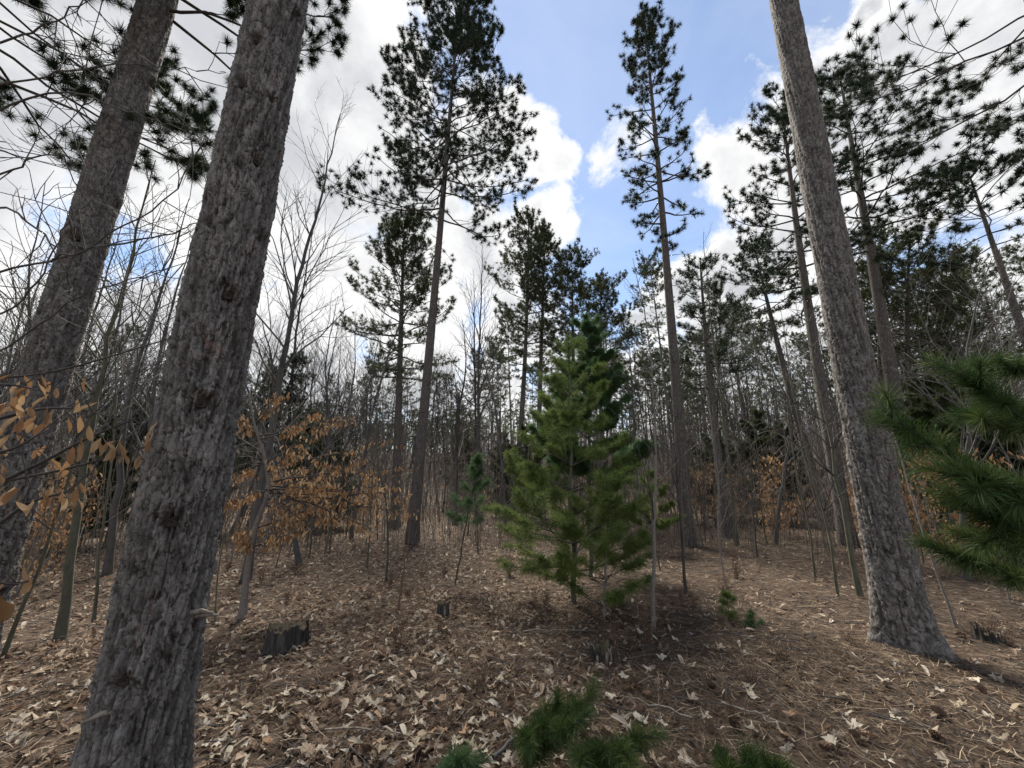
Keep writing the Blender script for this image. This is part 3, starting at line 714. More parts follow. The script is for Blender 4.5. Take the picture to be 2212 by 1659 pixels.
pine((2390, 500), (2255, -60), 8.0, .15, 6.9, 2.7, 'pine whose crown fills the top right corner', seed=41, nper=5, whorl=.45, K=140, wid=.0065, tuft_r=.12, el_lo=-.3, dens=.85)
pine((1573, 1164), (1512, 560), 0, .13, 4.2, 1.25, 'narrow bushy pine between the two right-hand trunks', ground_px=True, seed=42, nper=4, whorl=.4, K=22, wid=.015)
pine((1700, 800), (1629, 530), 17, .16, 7.0, 1.9, 'thin leaning pine with a small ragged crown left of the big right trunk', seed=43, nper=4, K=18, wid=.022)
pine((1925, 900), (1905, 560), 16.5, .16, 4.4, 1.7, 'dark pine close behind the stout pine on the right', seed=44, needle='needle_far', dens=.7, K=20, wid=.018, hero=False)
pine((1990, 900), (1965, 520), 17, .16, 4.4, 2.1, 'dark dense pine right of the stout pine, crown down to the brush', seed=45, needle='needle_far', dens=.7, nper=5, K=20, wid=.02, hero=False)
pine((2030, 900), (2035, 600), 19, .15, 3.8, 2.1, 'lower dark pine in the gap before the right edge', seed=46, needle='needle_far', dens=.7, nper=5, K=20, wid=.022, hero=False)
pine((560, 1000), (640, 780), 16, .10, 1.0, 1.7, 'dark young pine standing behind the tan beech leaves', seed=47, nper=5, K=20, wid=.02, hero=False, tuft_r=.15, name='young_pine')
pine((320, 1000), (330, 905), 15, .08, .6, 1.4, 'small dark pine low behind the gap between the two left trunks', seed=48, nper=5, K=20, wid=.02, hero=False, tuft_r=.15, name='young_pine')
# pine off to the left whose limbs hang into the top left corner
pine((-210, 900), (-60, -230), 6.5, .13, 6.0, 2.5, 'pine off the left edge with bare limbs and dark tufts in the top left corner', seed=49, nper=5, whorl=.40, K=150, wid=.0065, tuft_r=.145, dens=.9, el_lo=-.15, skew=.2)

# ------------------------------------------------------------------ wood behind: copies of a few pines
BGLAB = 'far pine of the wood behind, slim bare trunk under a small crown'
protos = []
for k in range(6):
    Ht = [17, 15, 18, 16, 14, 17][k]
    protos.append(pine(None, None, 0, .11, Ht * [.5, .55, .6, .45, .4, .62][k], [2.2, 1.9, 2.3, 2.1, 2.4, 1.8][k], BGLAB, group='pines of the wood behind', seed=60 + k, K=14, wid=.032, tuft_r=.19, whorl=.55, nper=4,
                       dens=.7, hero=False, needle='needle_far', barkm='far_bark', loc=(0, 0, 0), height=Ht, stubs=3))
random.seed(5)
spots = []
def az_of(px): d = ray(px, 1000); return math.atan2(d[0], d[1])
for x0, x1, n, d0, d1 in ((1340, 1480, 9, 38, 60), (1040, 1340, 10, 32, 60), (1450, 1680, 10, 30, 55), (1650, 2250, 18, 36, 66), (720, 1040, 9, 38, 75), (-50, 720, 12, 60, 90), (2350, 2800, 8, 22, 45), (-700, -100, 8, 50, 80)):
    for i in range(n):
        for _ in range(20):
            px_ = x0 + (x1 - x0) * (i + random.uniform(.1, .9)) / n; a = az_of(px_); r = random.uniform(d0, d1); p = (r * math.sin(a), r * math.cos(a))
            if all(math.hypot(p[0] - q[0], p[1] - q[1]) > 1.6 for q in spots): break
        spots.append(p)
RL = []
for i, (x, y) in enumerate(spots):
    o = protos[i] if i < len(protos) else copy_tree(protos[random.randrange(len(protos))])
    s = random.uniform(.8, 1.08); o.location = (x, y, float(H(x, y)) - .05); o.scale = (s, s, s); o.rotation_euler = (0, 0, random.uniform(0, 6.28)); RL.append((o, x, y))
relabel(RL, 'slim far pine', 'far pines')

# ------------------------------------------------------------------ bare broadleaved trees
def twigs(mb, p, d, L, r, depth, spread=.6, n=None):
    n = n or max(3, int(L / .22)); step = L / n; pts = [p.copy()]; dirs = []
    for i in range(n):
        d = nrm(d + rng.normal(0, .10, 3) + np.array([0, 0, .035])); p = p + d * step; pts.append(p.copy()); dirs.append(d)
    mb.tube(pts, r * (1 - .75 * np.linspace(0, 1, n + 1)) + .0015, 5 if r > .02 else 3)
    if depth > 0:
        for i in range(n):
            if (i + 1) / n < .22: continue
            if rng.random() < .75:
                s = nrm(np.cross(dirs[i], rng.normal(size=3))); dd = nrm(dirs[i] * .8 + s * spread + np.array([0, 0, .1]))
                twigs(mb, pts[i + 1], dd, L * rng.uniform(.3, .6) * (1.1 - .5 * i / n), r * .5 * (1 - .5 * i / n), depth - 1, spread)
def bare_tree(pxs, D, r_base, label, group=None, matn='grey_bark', limbs=14, Lb=1.6, depth=2, f0=.3, seed=1, name='bare_tree', pts3=None, ground_px=False, sp=.75, cat='tree', limb_parts=True):
    global rng; rng = np.random.default_rng(seed)
    if pts3 is None:
        if ground_px: g0 = ground_hit(*pxs[0]); D = math.hypot(g0[0], g0[1]); P = [g0] + [at_range(x, y, D) for x, y in pxs[1:]]
        else: P = [at_range(x, y, D) for x, y in pxs]
        P = np.array(P)
        if not ground_px:
            v = P[0] - P[1]; v = v / abs(v[2]) if v[2] < 0 else np.array([0, 0, -1.0]); gz = float(H(P[0][0], P[0][1])); g0 = P[0] + v * max(0, P[0][2] - gz) * np.array([.6, .6, 1]); g0[2] = float(H(g0[0], g0[1]))
            if P[0][2] - g0[2] > .05: P = np.vstack([g0, P])
    else: P = np.array(pts3, float); g0 = P[0]
    # smooth the axis
    s = np.concatenate([[0], np.cumsum(np.linalg.norm(np.diff(P, axis=0), axis=1))]); S = np.linspace(0, s[-1], max(12, int(s[-1] / .35)))
    Q = np.stack([np.interp(S, s, P[:, i]) for i in range(3)], -1)
    for _ in range(3): Q[1:-1] = (Q[:-2] + 2 * Q[1:-1] + Q[2:]) / 4
    Q += np.concatenate([[[0, 0, 0]], rng.normal(0, .012, (len(Q) - 1, 3))]) * min(1, r_base * 30)
    root = thing(name, label, cat, P[0], group); base = P[0].copy(); Q[0, 2] -= .05
    rad = r_base * (1 - .93 * np.linspace(0, 1, len(Q)) ** .9) + .002; rad[0] *= 1.25
    mb = MB(); mb.tube(Q, rad, 8 if r_base > .02 else 5); mb.build('trunk' if r_base > .02 else 'stem', M[matn], root, base)
    T = nrm(np.gradient(Q, axis=0)); allb = MB()
    for i in range(limbs):
        f = f0 + (1 - f0) * (i + rng.random()) / limbs; k = min(len(Q) - 2, int(f * (len(Q) - 1)))
        a = rng.uniform(0, 6.28); sdv = nrm(np.array([math.cos(a), math.sin(a), .15])); d = nrm(T[k] * (.75) + sdv * sp)
        mb = MB() if limb_parts else allb
        twigs(mb, Q[k], d, Lb * (1.15 - .8 * (f - f0) / (1 - f0)) * rng.uniform(.6, 1.1), max(.003, rad[k] * .45), depth)
        if limb_parts: mb.build('branch', M[matn] if r_base > .04 else M['twig'], root, base)
    if not limb_parts and limbs: allb.build('branches', M['twig'], root, base, stuff=True)
    return root
bare_tree([(130, 1382), (147, 1241), (163, 1132), (205, 860), (229, 782), (267, 610), (310, 453), (336, 345)], 0, .045, 'slim green-grey sapling left of the near trunk, rising bare into the sky', matn='green_bark', ground_px=True, limbs=22, Lb=1.5, seed=1, f0=.45)
bare_tree([(560, 1080), (600, 860), (615, 763), (644, 596), (682, 477), (735, 248)], 8.5, .075, 'tall bare grey tree right of the near trunk with long upswept branches', limbs=26, Lb=2.4, seed=2, f0=.3, sp=.6)
bare_tree([(262, 1000), (269, 863), (317, 733), (372, 560), (410, 430)], 10, .06, 'bare leaning tree between the two left trunks', limbs=20, Lb=2.0, seed=3)
bare_tree([(322, 1000), (330, 846), (351, 733), (390, 600), (420, 500)], 11, .06, 'bare tree right behind the leaning one between the left trunks', limbs=20, Lb=2.0, seed=4)
bare_tree([(30, 1000), (70, 760), (60, 560), (90, 470)], 9, .05, 'bare tree at the far left edge behind the leaning pine trunk', limbs=22, Lb=2.2, seed=5)
bare_tree([(1035, 1060), (1033, 800), (1040, 640), (1042, 530)], 17, .10, 'pale bare tree with fine twigs between the centre pines', limbs=30, Lb=2.6, seed=6, sp=.5)
bare_tree([(985, 1060), (990, 880), (1010, 800), (1000, 700)], 15, .09, 'dark forked bare tree right of the tall centre trunk', matn='twig', limbs=20, Lb=2.6, seed=7)
bare_tree([(1411, 1359), (1414, 1130), (1418, 930), (1400, 690), (1365, 560)], 0, .022, 'thin pale sapling standing right of the young green pine', matn='beech_bark', ground_px=True, limbs=14, Lb=.9, seed=8)
bare_tree([(1482, 1283), (1470, 1125), (1458, 958), (1440, 800)], 0, .022, 'thin dark sapling in front of the slender tall pine', matn='twig', ground_px=True, limbs=14, Lb=1.1, seed=9)
bare_tree([(1592, 1178), (1575, 1000), (1559, 863), (1535, 700), (1518, 500)], 0, .045, 'greenish sapling just right of the narrow bushy pine', matn='green_bark', ground_px=True, limbs=22, Lb=1.3, seed=10, sp=.5)
bare_tree([(1859, 1292), (1826, 1125), (1797, 958), (1760, 780), (1730, 600)], 0, .035, 'mossy thin tree leaning left beside the big right trunk', matn='green_bark', ground_px=True, limbs=20, Lb=1.3, seed=11)
bare_tree([(858, 1322), (870, 1240), (882, 1173), (893, 1080)], 0, .014, 'dark reddish stem leaning before the tall centre trunk', matn='brown_twig', ground_px=True, limbs=4, Lb=.5, seed=12, name='sapling')
bare_tree([(2080, 1080), (2100, 900), (2085, 720), (2140, 560)], 10, .05, 'bare tree standing behind the right-hand green boughs', limbs=22, Lb=2.2, seed=14)
bare_tree([(770, 1080), (800, 900), (850, 730), (905, 600), (960, 520)], 12, .05, 'bare arching tree leaning right behind the tall centre pine', limbs=22, Lb=1.9, seed=15)
bare_tree([(1090, 1080), (1075, 900), (1040, 760), (1005, 600)], 13, .045, 'bare tree leaning left before the central pine clump', limbs=18, Lb=1.7, seed=16)
bare_tree([(1680, 1100), (1720, 900), (1650, 760), (1600, 640)], 12, .045, 'curved bare tree left of the big right trunk among the brush', limbs=22, Lb=1.9, seed=17)
bare_tree([(625, 1080), (560, 900), (520, 800), (470, 700)], 9, .05, 'bare tree bending left across behind the near trunk', limbs=20, Lb=2.2, seed=18)
bare_tree([(150, 1050), (190, 900), (150, 760), (190, 600)], 13, .06, 'bare tree seen just right of the leaning left pine', limbs=24, Lb=2.5, seed=19)
bare_tree([(700, 1080), (715, 900), (700, 800), (730, 640)], 14, .06, 'bare tree standing behind the tan beech, right of the tall one', limbs=24, Lb=2.5, seed=20)

def left_bare():
    global rng; rng = np.random.default_rng(90); random.seed(90)
    g = np.array([-4.6, 1.9, float(H(-4.6, 1.9))]); root = thing('bare_tree', 'bare tree off the left edge with long thin twigs crossing the leaning trunk', 'tree', g)
    mb = MB(); t = np.linspace(0, 1, 14)[:, None]; mb.tube(g + np.array([.3, .4, 8.0]) * t - [0, 0, .05], .06 * (1 - .8 * t[:, 0]), 8); mb.build('trunk', M['grey_bark'], root, g)
    B = [[(-500, 700), (0, 589), (114, 560), (181, 544), (267, 487), (358, 444), (429, 334), (439, 286)], [(114, 560), (248, 525), (363, 506), (420, 482), (515, 430)], [(-500, 330), (0, 184), (143, 153), (248, 138), (334, 140), (420, 150)],
         [(-500, 250), (0, 91), (95, 62), (181, 0), (260, -60)], [(-500, 420), (0, 230), (160, 190), (260, 240), (350, 260), (430, 300)], [(-400, 520), (0, 430), (90, 500), (150, 560), (260, 620), (340, 700)], [(-500, 900), (0, 770), (160, 640), (300, 600), (420, 560)],
         [(-400, 560), (0, 380), (80, 330), (170, 340), (210, 400)], [(-400, 760), (0, 690), (90, 600), (140, 480), (230, 400)]]
    for b in B:
        z = 3.0 + random.uniform(-.2, .4); P = np.array([at_depth(x, y, z) for x, y in b]); q = np.linspace(0, len(P) - 1, 22); C = np.stack([np.interp(q, range(len(P)), P[:, i]) for i in range(3)], -1)
        for _ in range(2): C[1:-1] = (C[:-2] + 2 * C[1:-1] + C[2:]) / 4
        C[1:] += rng.normal(0, .008, (21, 3)); mb = MB(); mb.tube(C, .0085 * (1 - .8 * np.linspace(0, 1, 22)) + .001, 5)
        for i in range(7, 22):
            if rng.random() < .75: twigs(mb, C[i], nrm(C[min(i, 20) + 1] - C[min(i, 20)] + rng.normal(0, .5, 3)), rng.uniform(.2, .6), .0035, 1)
        mb.build('branch', M['grey_bark'], root, g)
left_bare()

# repeated bare trees and thin stems
btl = 'far bare tree with fine upswept twigs in the wood behind'
bprotos = [bare_tree(None, 0, .09, btl, 'bare trees of the wood behind', limbs=30, Lb=3.0, depth=2, f0=.22, seed=30 + k, sp=[.5, .7, .6, .5][k], limb_parts=False,
                     pts3=[(0, 0, 0), (.1 * k, .2, 3), (.3, -.2, 7), (.2 + .2 * k, 0, [12, 10, 13, 11][k])], matn='grey_bark' if k % 2 else 'twig') for k in range(4)]
random.seed(9); bs = []
for x0, x1, n, d0, d1 in ((-100, 720, 42, 13, 40), (700, 1100, 24, 17, 40), (1300, 1750, 16, 20, 40), (1750, 2300, 22, 16, 40)):
    for i in range(n):
        a = az_of(x0 + (x1 - x0) * (i + random.random()) / n); r = random.uniform(d0, d1); bs.append((r * math.sin(a), r * math.cos(a)))
RL = []
for i, (x, y) in enumerate(bs):
    o = bprotos[i] if i < 4 else copy_tree(bprotos[random.randrange(4)])
    s = random.uniform(.55, 1.0); o.location = (x, y, float(H(x, y)) - .05); o.scale = (s, s, s); o.rotation_euler = (0, random.gauss(0, .04), random.uniform(0, 6.28)); RL.append((o, x, y))
relabel(RL, 'bare fine-twigged tree', 'bare trees')
stl = 'thin bare understorey sapling with a few fine twigs'
sprotos = [bare_tree(None, 0, .017, stl, 'thin bare saplings of the understorey', limbs=12, Lb=.9, depth=1, f0=.25, seed=50 + k, limb_parts=False, name='sapling', matn=['green_bark', 'twig', 'beech_bark', 'twig', 'green_bark'][k],
                     pts3=[(0, 0, 0), (.05, .1, 1), (.15, -.05 * k, 2.2), (.1 * k, 0, [4.2, 3.5, 5, 3, 4.5][k])]) for k in range(5)]
ss = []
for i in range(150):
    px_ = random.uniform(-60, 2260); r = random.choice([random.uniform(6, 12), random.uniform(10, 24), random.uniform(10, 24)]); 
    if r < 8 and (1050 < px_ < 1460): r += 5
    a = az_of(px_); ss.append((r * math.sin(a), r * math.cos(a)))
RL = []
for i, (x, y) in enumerate(ss):
    o = sprotos[i] if i < 5 else copy_tree(sprotos[random.randrange(5)])
    s = random.uniform(.5, 1.05); o.location = (x, y, float(H(x, y)) - .03); o.scale = (s, s, s); o.rotation_euler = (random.gauss(0, .05), random.gauss(0, .05), random.uniform(0, 6.28)); RL.append((o, x, y))
relabel(RL, 'thin bare sapling', 'thin saplings')

# ------------------------------------------------------------------ beeches that keep their dry leaves
BL = []
for k in range(5):
    V, F3, F4 = leaf_outline('beech', 20 + k); V = V.copy(); V[:, 1] -= .5; V[:, 0] *= .95       # hangs from its stalk
    mb = MB(); mb.add(V[:, [0, 2, 1]] * np.array([1, 1, 1]), F3, F4, 0.0); BL.append((mb.mesh('leaf', M['beech_leaf']), V[:, [0, 2, 1]], F4))
def hang_leaf(root, base, p, s, dirv=None):
    me = BL[random.randrange(5)][0]; o = bpy.data.objects.new('leaf', me); col.objects.link(o); o.parent = root
    o.location = tuple(np.asarray(p) - base); o.scale = (s,) * 3
    o.rotation_euler = (random.gauss(0, .24), random.gauss(0, .24), random.uniform(0, 6.28))
def bulk_leaves(mb, P, size):
    for k in range(5):
        idx = [i for i in range(len(P)) if i % 5 == k]
        if not idx: continue
        V = BL[k][1]; F = np.array(BL[k][2]); m = len(V); n = len(idx)
        Rm = rotm(n, rng.uniform(0, 6.28, n), np.abs(rng.normal(0, .4, n)), rng.uniform(0, 6.28, n)); s = rng.uniform(size * .7, size * 1.2, n)
        Q = (Rm @ V.T[None]).transpose(0, 2, 1) * s[:, None, None] + np.array([P[i] for i in idx])[:, None]
        mb.add(Q.reshape(-1, 3), None, (F[None] + (np.arange(n) * m)[:, None, None]).reshape(-1, 4), np.repeat(rng.uniform(0, 1, n), m))
def spray(mb, a, b, r, sag=.03, n=9, wig=.02):
    t = np.linspace(0, 1, n)[:, None]; P = a + (b - a) * t; P[:, 2] -= sag * 4 * (t[:, 0] * (1 - t[:, 0])); P[1:-1] += rng.normal(0, wig, (n - 2, 3))
    mb.tube(P, r * (1 - .8 * t[:, 0]) + .001, 5); return P
def beech(trunk_px, sprays, label, leaf=.10, r_base=.045, seed=1, lim=290, name='young_beech', per=16):
    global rng; rng = np.random.default_rng(seed); random.seed(seed)
    g = ground_hit(*trunk_px[0]); D = math.hypot(g[0], g[1]); P = np.array([g] + [at_range(x, y, D) for x, y in trunk_px[1:]])
    root = thing(name, label, 'tree', g)
    s = np.concatenate([[0], np.cumsum(np.linalg.norm(np.diff(P, axis=0), axis=1))]); S = np.linspace(0, s[-1], 22)
    Q = np.stack([np.interp(S, s, P[:, i]) for i in range(3)], -1)
    for _ in range(2): Q[1:-1] = (Q[:-2] + 2 * Q[1:-1] + Q[2:]) / 4
    Q[0, 2] -= .04
    rad = r_base * (1 - .85 * np.linspace(0, 1, 22)) + .003; rad[0] *= 1.4; rad[1] *= 1.1
    mb = MB(); mb.tube(Q, rad, 10); mb.build('trunk', M['beech_bark'], root, g)
    LP = []
    for (x0, y0, x1, y1, dd) in sprays:
        a = at_range(x0, y0, D); b = at_range(x1, y1, D + dd); mb = MB()
        C = spray(mb, a, b, r_base * .28, .0); Lm = np.linalg.norm(b - a)
        for i in range(2, 9):
            for sg in (-1, 1):
                for _ in range(2):
                    d = nrm(b - a); sd_ = nrm(np.cross(d, [0, 0, 1])) * sg; e = C[i] + (d * .7 + sd_ * rng.uniform(.4, 1) + np.array([0, 0, rng.uniform(-.35, .3)])) * Lm * rng.uniform(.08, .34)
                    E = spray(mb, C[i], e, .003, .005, 5, .008)
                    for q in range(max(1, round(per / 4 + rng.normal(0, 1.2)))): 
                        k = rng.integers(1, 5); LP.append(E[k] + rng.normal(0, .02, 3) - [0, 0, .02 * rng.random()])
        mb.build('branch', M['twig'], root, g)
    order = list(range(len(LP))); random.shuffle(order)
    for i in order[:lim]: hang_leaf(root, g, LP[i], leaf * random.uniform(.7, 1.15))
    rest = [LP[i] for i in order[lim:]]
    if rest:
        mb = MB(); bulk_leaves(mb, rest, leaf); mb.build('dry_leaves', M['beech_leaf'], root, g, stuff=True)
    return root
beech([(523, 1336), (534, 1228), (551, 1132), (584, 1063), (573, 989), (547, 911), (538, 850)],
      [(555, 1140, 700, 1090, .2), (570, 1090, 770, 1120, .5), (580, 1060, 760, 1000, -.3), (585, 1050, 850, 1070, .1), (575, 1000, 720, 915, .3), (575, 1000, 500, 1030, .2), (580, 1055, 480, 1090, -.3), (560, 950, 680, 900, -.1),
       (560, 950, 520, 900, .2), (550, 915, 600, 860, .2), (548, 1180, 640, 1150, -.3), (585, 1060, 640, 1125, -.6), (560, 940, 760, 900, .6), (575, 1010, 810, 955, .8), (545, 1190, 530, 1150, -.2), (580, 1060, 700, 1045, -.6),
       (575, 1020, 640, 975, -.5), (583, 1065, 720, 1060, .5), (570, 1080, 820, 1050, -.2), (580, 1050, 660, 1010, .9), (600, 1065, 860, 1105, .3), (590, 1040, 850, 1010, .4), (600, 1060, 790, 1135, -.3)],
      'young beech with hanging tan leaves standing left of centre behind the stump', .078, .042, 71, per=10)
# twigs reaching in from the left, right before the camera
def left_beech():
    global rng; rng = np.random.default_rng(81); random.seed(81)
    g = np.array([-2.6, 1.1, float(H(-2.6, 1.1))]); root = thing('young_beech', 'beech off the left edge whose twigs with large tan leaves cross the leaning pine trunk', 'tree', g)
    mb = MB(); top = g + np.array([.1, .2, 3.0]); T = spray(mb, g - np.array([0, 0, .04]), top, .035, 0, 12, .015); mb.build('trunk', M['beech_bark'], root, g)
    z = 1.75
    def P(x, y, z=z): return at_depth(x, y, z)
    br = [[(-420, 1120, 1.8), (0, 1041), (130, 1017), (230, 990), (325, 962, 1.85)], [(-420, 1010, 1.8), (0, 905), (80, 882), (170, 880), (250, 905)], [(-420, 960, 1.7), (-20, 830, 1.7), (40, 832, 1.7), (110, 850, 1.7)],
          [(0, 1041), (90, 1000), (180, 950), (290, 905)], [(-420, 1060, 1.8), (0, 980, 1.6), (50, 960, 1.6), (80, 940, 1.6)], [(-420, 1300, 1.1), (-30, 1290, 1.1), (30, 1262, 1.1), (60, 1255, 1.1)], [(-400, 800, 2.2), (0, 820, 2.2), (140, 800, 2.2), (370, 730, 2.2)],
          [(0, 1130, 1.7), (60, 1085, 1.7), (150, 1060, 1.7)]]
    heights = []
    for b in br:
        pts = np.array([at_depth(*(q if len(q) == 3 else (*q, z))) for q in b]); 
        s = np.linspace(0, len(pts) - 1, 14); C = np.stack([np.interp(s, range(len(pts)), pts[:, i]) for i in range(3)], -1)
        for _ in range(2): C[1:-1] = (C[:-2] + 2 * C[1:-1] + C[2:]) / 4
        mb = MB(); mb.tube(C, .0075 * (1 - .75 * np.linspace(0, 1, 14)) + .0012, 6)
        for i in range(5, 14, 2):
            e = C[i] + nrm(rng.normal(size=3) + np.array([.8, 0, .2])) * rng.uniform(.06, .2); spray(mb, C[i], e, .002, .004, 4, .004)
        mb.build('branch', M['twig'], root, g)
    cl = [(25, 850, 6), (60, 860, 6), (100, 850, 5), (10, 900, 5), (40, 900, 5), (75, 935, 5), (15, 950, 4), (5, 985, 4), (130, 1000, 2), (105, 900, 2), (70, 1000, 1), (185, 955, 3), (235, 965, 4), (225, 980, 3), (270, 985, 3), (310, 975, 3),
          (320, 960, 2), (160, 1010, 3), (120, 960, 2), (70, 1075, 3), (120, 1085, 4), (145, 1090, 4), (160, 1085, 3), (10, 1070, 4), (25, 1085, 3), (5, 1030, 3), (195, 850, 1), (180, 900, 2), (175, 930, 2), (140, 1035, 1), (205, 1055, 1), (215, 880, 1), (290, 1000, 2)]
    for x, y, n in cl:
        for _ in range(n): hang_leaf(root, g, at_depth(x + random.gauss(0, 15), y - 22 + random.gauss(0, 14), 1.72 + random.gauss(0, .08)), random.uniform(.045, .08))
    for x, y, s in ((5, 1275, .12), (20, 1300, .12), (62, 1250, .08), (-10, 1310, .12)): hang_leaf(root, g, at_depth(x, y - 25, 1.1), s)
left_beech()
# small beeches farther back: copies
def small_beech(seed):
    global rng; rng = np.random.default_rng(seed); random.seed(seed); g = np.zeros(3)
    root = thing('young_beech', 'low young beech with dry tan leaves in the brush farther back', 'tree', g, 'low young beeches with dry leaves farther back')
    mb = MB(); h = 2.0; T = spray(mb, g, np.array([.2, 0, h]), .018, 0, 12, .03); mb.build('trunk', M['beech_bark'], root, g)
    mb = MB(); LP = []
    for i in range(22):
        k = 2 + i % 10; a = rng.uniform(0, 6.28); L = (1 - .055 * k) * rng.uniform(.5, 1.0); b = T[k] + np.array([math.cos(a), math.sin(a), rng.uniform(.1, .5)]) * L; C = spray(mb, T[k], b, .006, 0, 7, .02)
        for q in range(16): LP.append(C[rng.integers(2, 7)] + rng.normal(0, .09, 3))
    mb.build('branches', M['twig'], root, g, stuff=True); mb = MB(); bulk_leaves(mb, LP, .105); mb.build('dry_leaves', M['beech_leaf'], root, g, stuff=True); return root
sb = [small_beech(90 + k) for k in range(3)]
random.seed(12); bspots = [ground_hit(1680, 1173), ground_hit(1700, 1130), ground_hit(1640, 1125)]
for x0, x1, n, d0, d1 in ((1490, 1780, 11, 12, 24), (1780, 2200, 12, 10, 22), (560, 900, 5, 10, 17), (1100, 1500, 6, 16, 24), (100, 330, 4, 8, 14)):
    for i in range(n):
        a = az_of(random.uniform(x0, x1)); r = random.uniform(d0, d1); x, y = r * math.sin(a), r * math.cos(a); bspots.append(np.array([x, y, float(H(x, y))]))
RL = []
for i, p in enumerate(bspots):
    o = sb[i] if i < 3 else copy_tree(sb[random.randrange(3)])
    s = random.uniform(.6, 1.15); o.location = tuple(p); o.scale = (s, s, s * .9); o.rotation_euler = (0, 0, random.uniform(0, 6.28)); RL.append((o, p[0], p[1]))
relabel(RL, 'low dry-leaved beech', 'low dry-leaved beeches')

# ------------------------------------------------------------------ young white pines
def white_pine(g, top, halfw, label, r_base=.03, seed=1, K=44, wid=.004, ln=.10, nwh=7, nper=6, first=.12, matn='white_needle', barkm='green_bark', group=None, parts=True, name='young_white_pine', curve=None, tip_mat=None, density=1.0, bend=.1, spow=1.35):
    global rng; rng = np.random.default_rng(seed); random.seed(seed); g = np.array(g, float); top = np.array(top, float)
    root = thing(name, label, 'tree', g, group); Ht = np.linalg.norm(top - g)
    t = np.linspace(0, 1, 16)[:, None]; C = g + (top - g) * t; C[1:-1] += rng.normal(0, .012 * Ht / 3, (14, 3)); C[0, 2] -= .03
    mb = MB(); mb.tube(C, r_base * (1 - .9 * t[:, 0]) + .002, 8); mb.build('trunk', M[barkm], root, g)
    AW = MB(); AF = MB()
    def shoot(mw, mf, p, d, L, r, order):
        n = max(3, int(L / .12)); pts = [p.copy()]; cs = []; ds = []; dd = d.copy()
        for i in range(n):
            dd = nrm(dd + rng.normal(0, .07, 3) + np.array([0, 0, .05])); p = p + dd * L / n; pts.append(p.copy()); ds.append(dd.copy())
        mw.tube(pts, r * (1 - .75 * np.linspace(0, 1, n + 1)) + .0012, 4)
        lastn = min(n, max(2, int(.34 / (L / n))))
        for i in range(n - lastn, n):
            for q in (0, .5): cs.append((pts[i] + (pts[i + 1] - pts[i]) * q, ds[i], ln))
        cs.append((pts[-1], ds[-1], ln))
        put_tufts(mf, cs, K, wid, .8, .5, bend)
        if order > 0:
            for i in range(n):
                if (i + 1) / n < .3: continue
                for sg in (-1, 1):
                    if rng.random() > .75 * density: continue
                    s = nrm(np.cross(ds[i], [0, 0, 1])) * sg; shoot(mw, mf, pts[i + 1], nrm(ds[i] * .8 + s * .75 + np.array([0, 0, .15 * rng.normal()])), L * (1.05 - .6 * (i + 1) / n) * rng.uniform(.3, .5), r * .5, order - 1)
    for w in range(nwh):
        f = first + (1 - first - .06) * w / (nwh - 1) if nwh > 1 else .5
        base = g + (top - g) * f; a0 = rng.uniform(0, 6.28)
        for b in range(nper):
            az = a0 + b * 6.283 / nper + rng.normal(0, .2); prof = (1.0 - .82 * (max(0, f - .22) / .78) ** spow) if f > .22 else .75 + .25 * f / .22
            L = halfw * prof * rng.uniform(.7, 1.1); el = .10 + .75 * f + rng.normal(0, .1)
            d = np.array([math.cos(el) * math.sin(az), math.cos(el) * math.cos(az), math.sin(el)])
            mw = MB() if parts else AW; mf = MB() if parts else AF
            shoot(mw, mf, base + rng.normal(0, .02, 3), d, L, max(.004, r_base * .35 * (1 - f * .6)), 1 if L < .5 else 2)
            if parts:
                o = mw.build('branch', M['twig'], root, g); mf.build('needles', M[tip_mat if (tip_mat and f > .55) else matn], o, g, stuff=True)
    cs = [(g + (top - g) * q, top - g, ln) for q in np.linspace(.9, 1.0, 5)]; put_tufts(AF, cs, K, wid, .8, .5, bend)
    if not parts: AW.build('branches', M['twig'], root, g, stuff=True)
    AF.build('needles' if not parts else 'leader_needles', M[tip_mat or matn], root, g, stuff=True)
    return root
g = ground_hit(1240, 1305); D = math.hypot(g[0], g[1])
white_pine(g, at_range(1228, 735, D), 1.36, 'bushy bright green young pine in the centre with dark slim trunk', .035, 101, nwh=10, nper=5, K=11, density=.68, ln=.125, wid=.0036, spow=.8)
g2 = ground_hit(1305, 1338); white_pine(g2, at_range(1312, 1040, math.hypot(g2[0], g2[1])), .85, 'smaller young pine leaning against the right side of the bushy green one', .016, 102, K=10, density=.7, ln=.125, wid=.0034, nwh=6, nper=5, barkm='beech_bark')
g3 = ground_hit(1275, 1250); white_pine(g3, at_range(1270, 690, math.hypot(g3[0], g3[1]) + .8), 1.25, 'taller bluish young pine behind the bushy green one', .035, 103, nwh=8, nper=5, first=.3, matn='white_needle_blue', wid=.005, K=26, ln=.12)
g4 = ground_hit(982, 1263); white_pine(g4, at_range(1035, 985, math.hypot(g4[0], g4[1])), .5, 'thin bent young pine with few tufts left of the bushy green one', .012, 104, nwh=5, nper=3, first=.45, density=.6, K=15, ln=.12, matn='white_needle_blue', barkm='twig')
g5 = ground_hit(1577, 1345); white_pine(g5, g5 + np.array([0, 0, .3]), .13, 'tiny pine seedling on the brown floor right of centre', .004, 105, nwh=3, nper=3, K=7, ln=.07, wid=.0025, name='pine_seedling', first=.3)
g6 = ground_hit(1630, 1360); white_pine(g6, g6 + np.array([0, 0, .16]), .1, 'smaller dark tuft of a pine seedling right of the tiny one', .004, 106, nwh=2, nper=3, K=6, ln=.06, wid=.0025, name='pine_seedling', first=.3, matn='white_needle_blue')
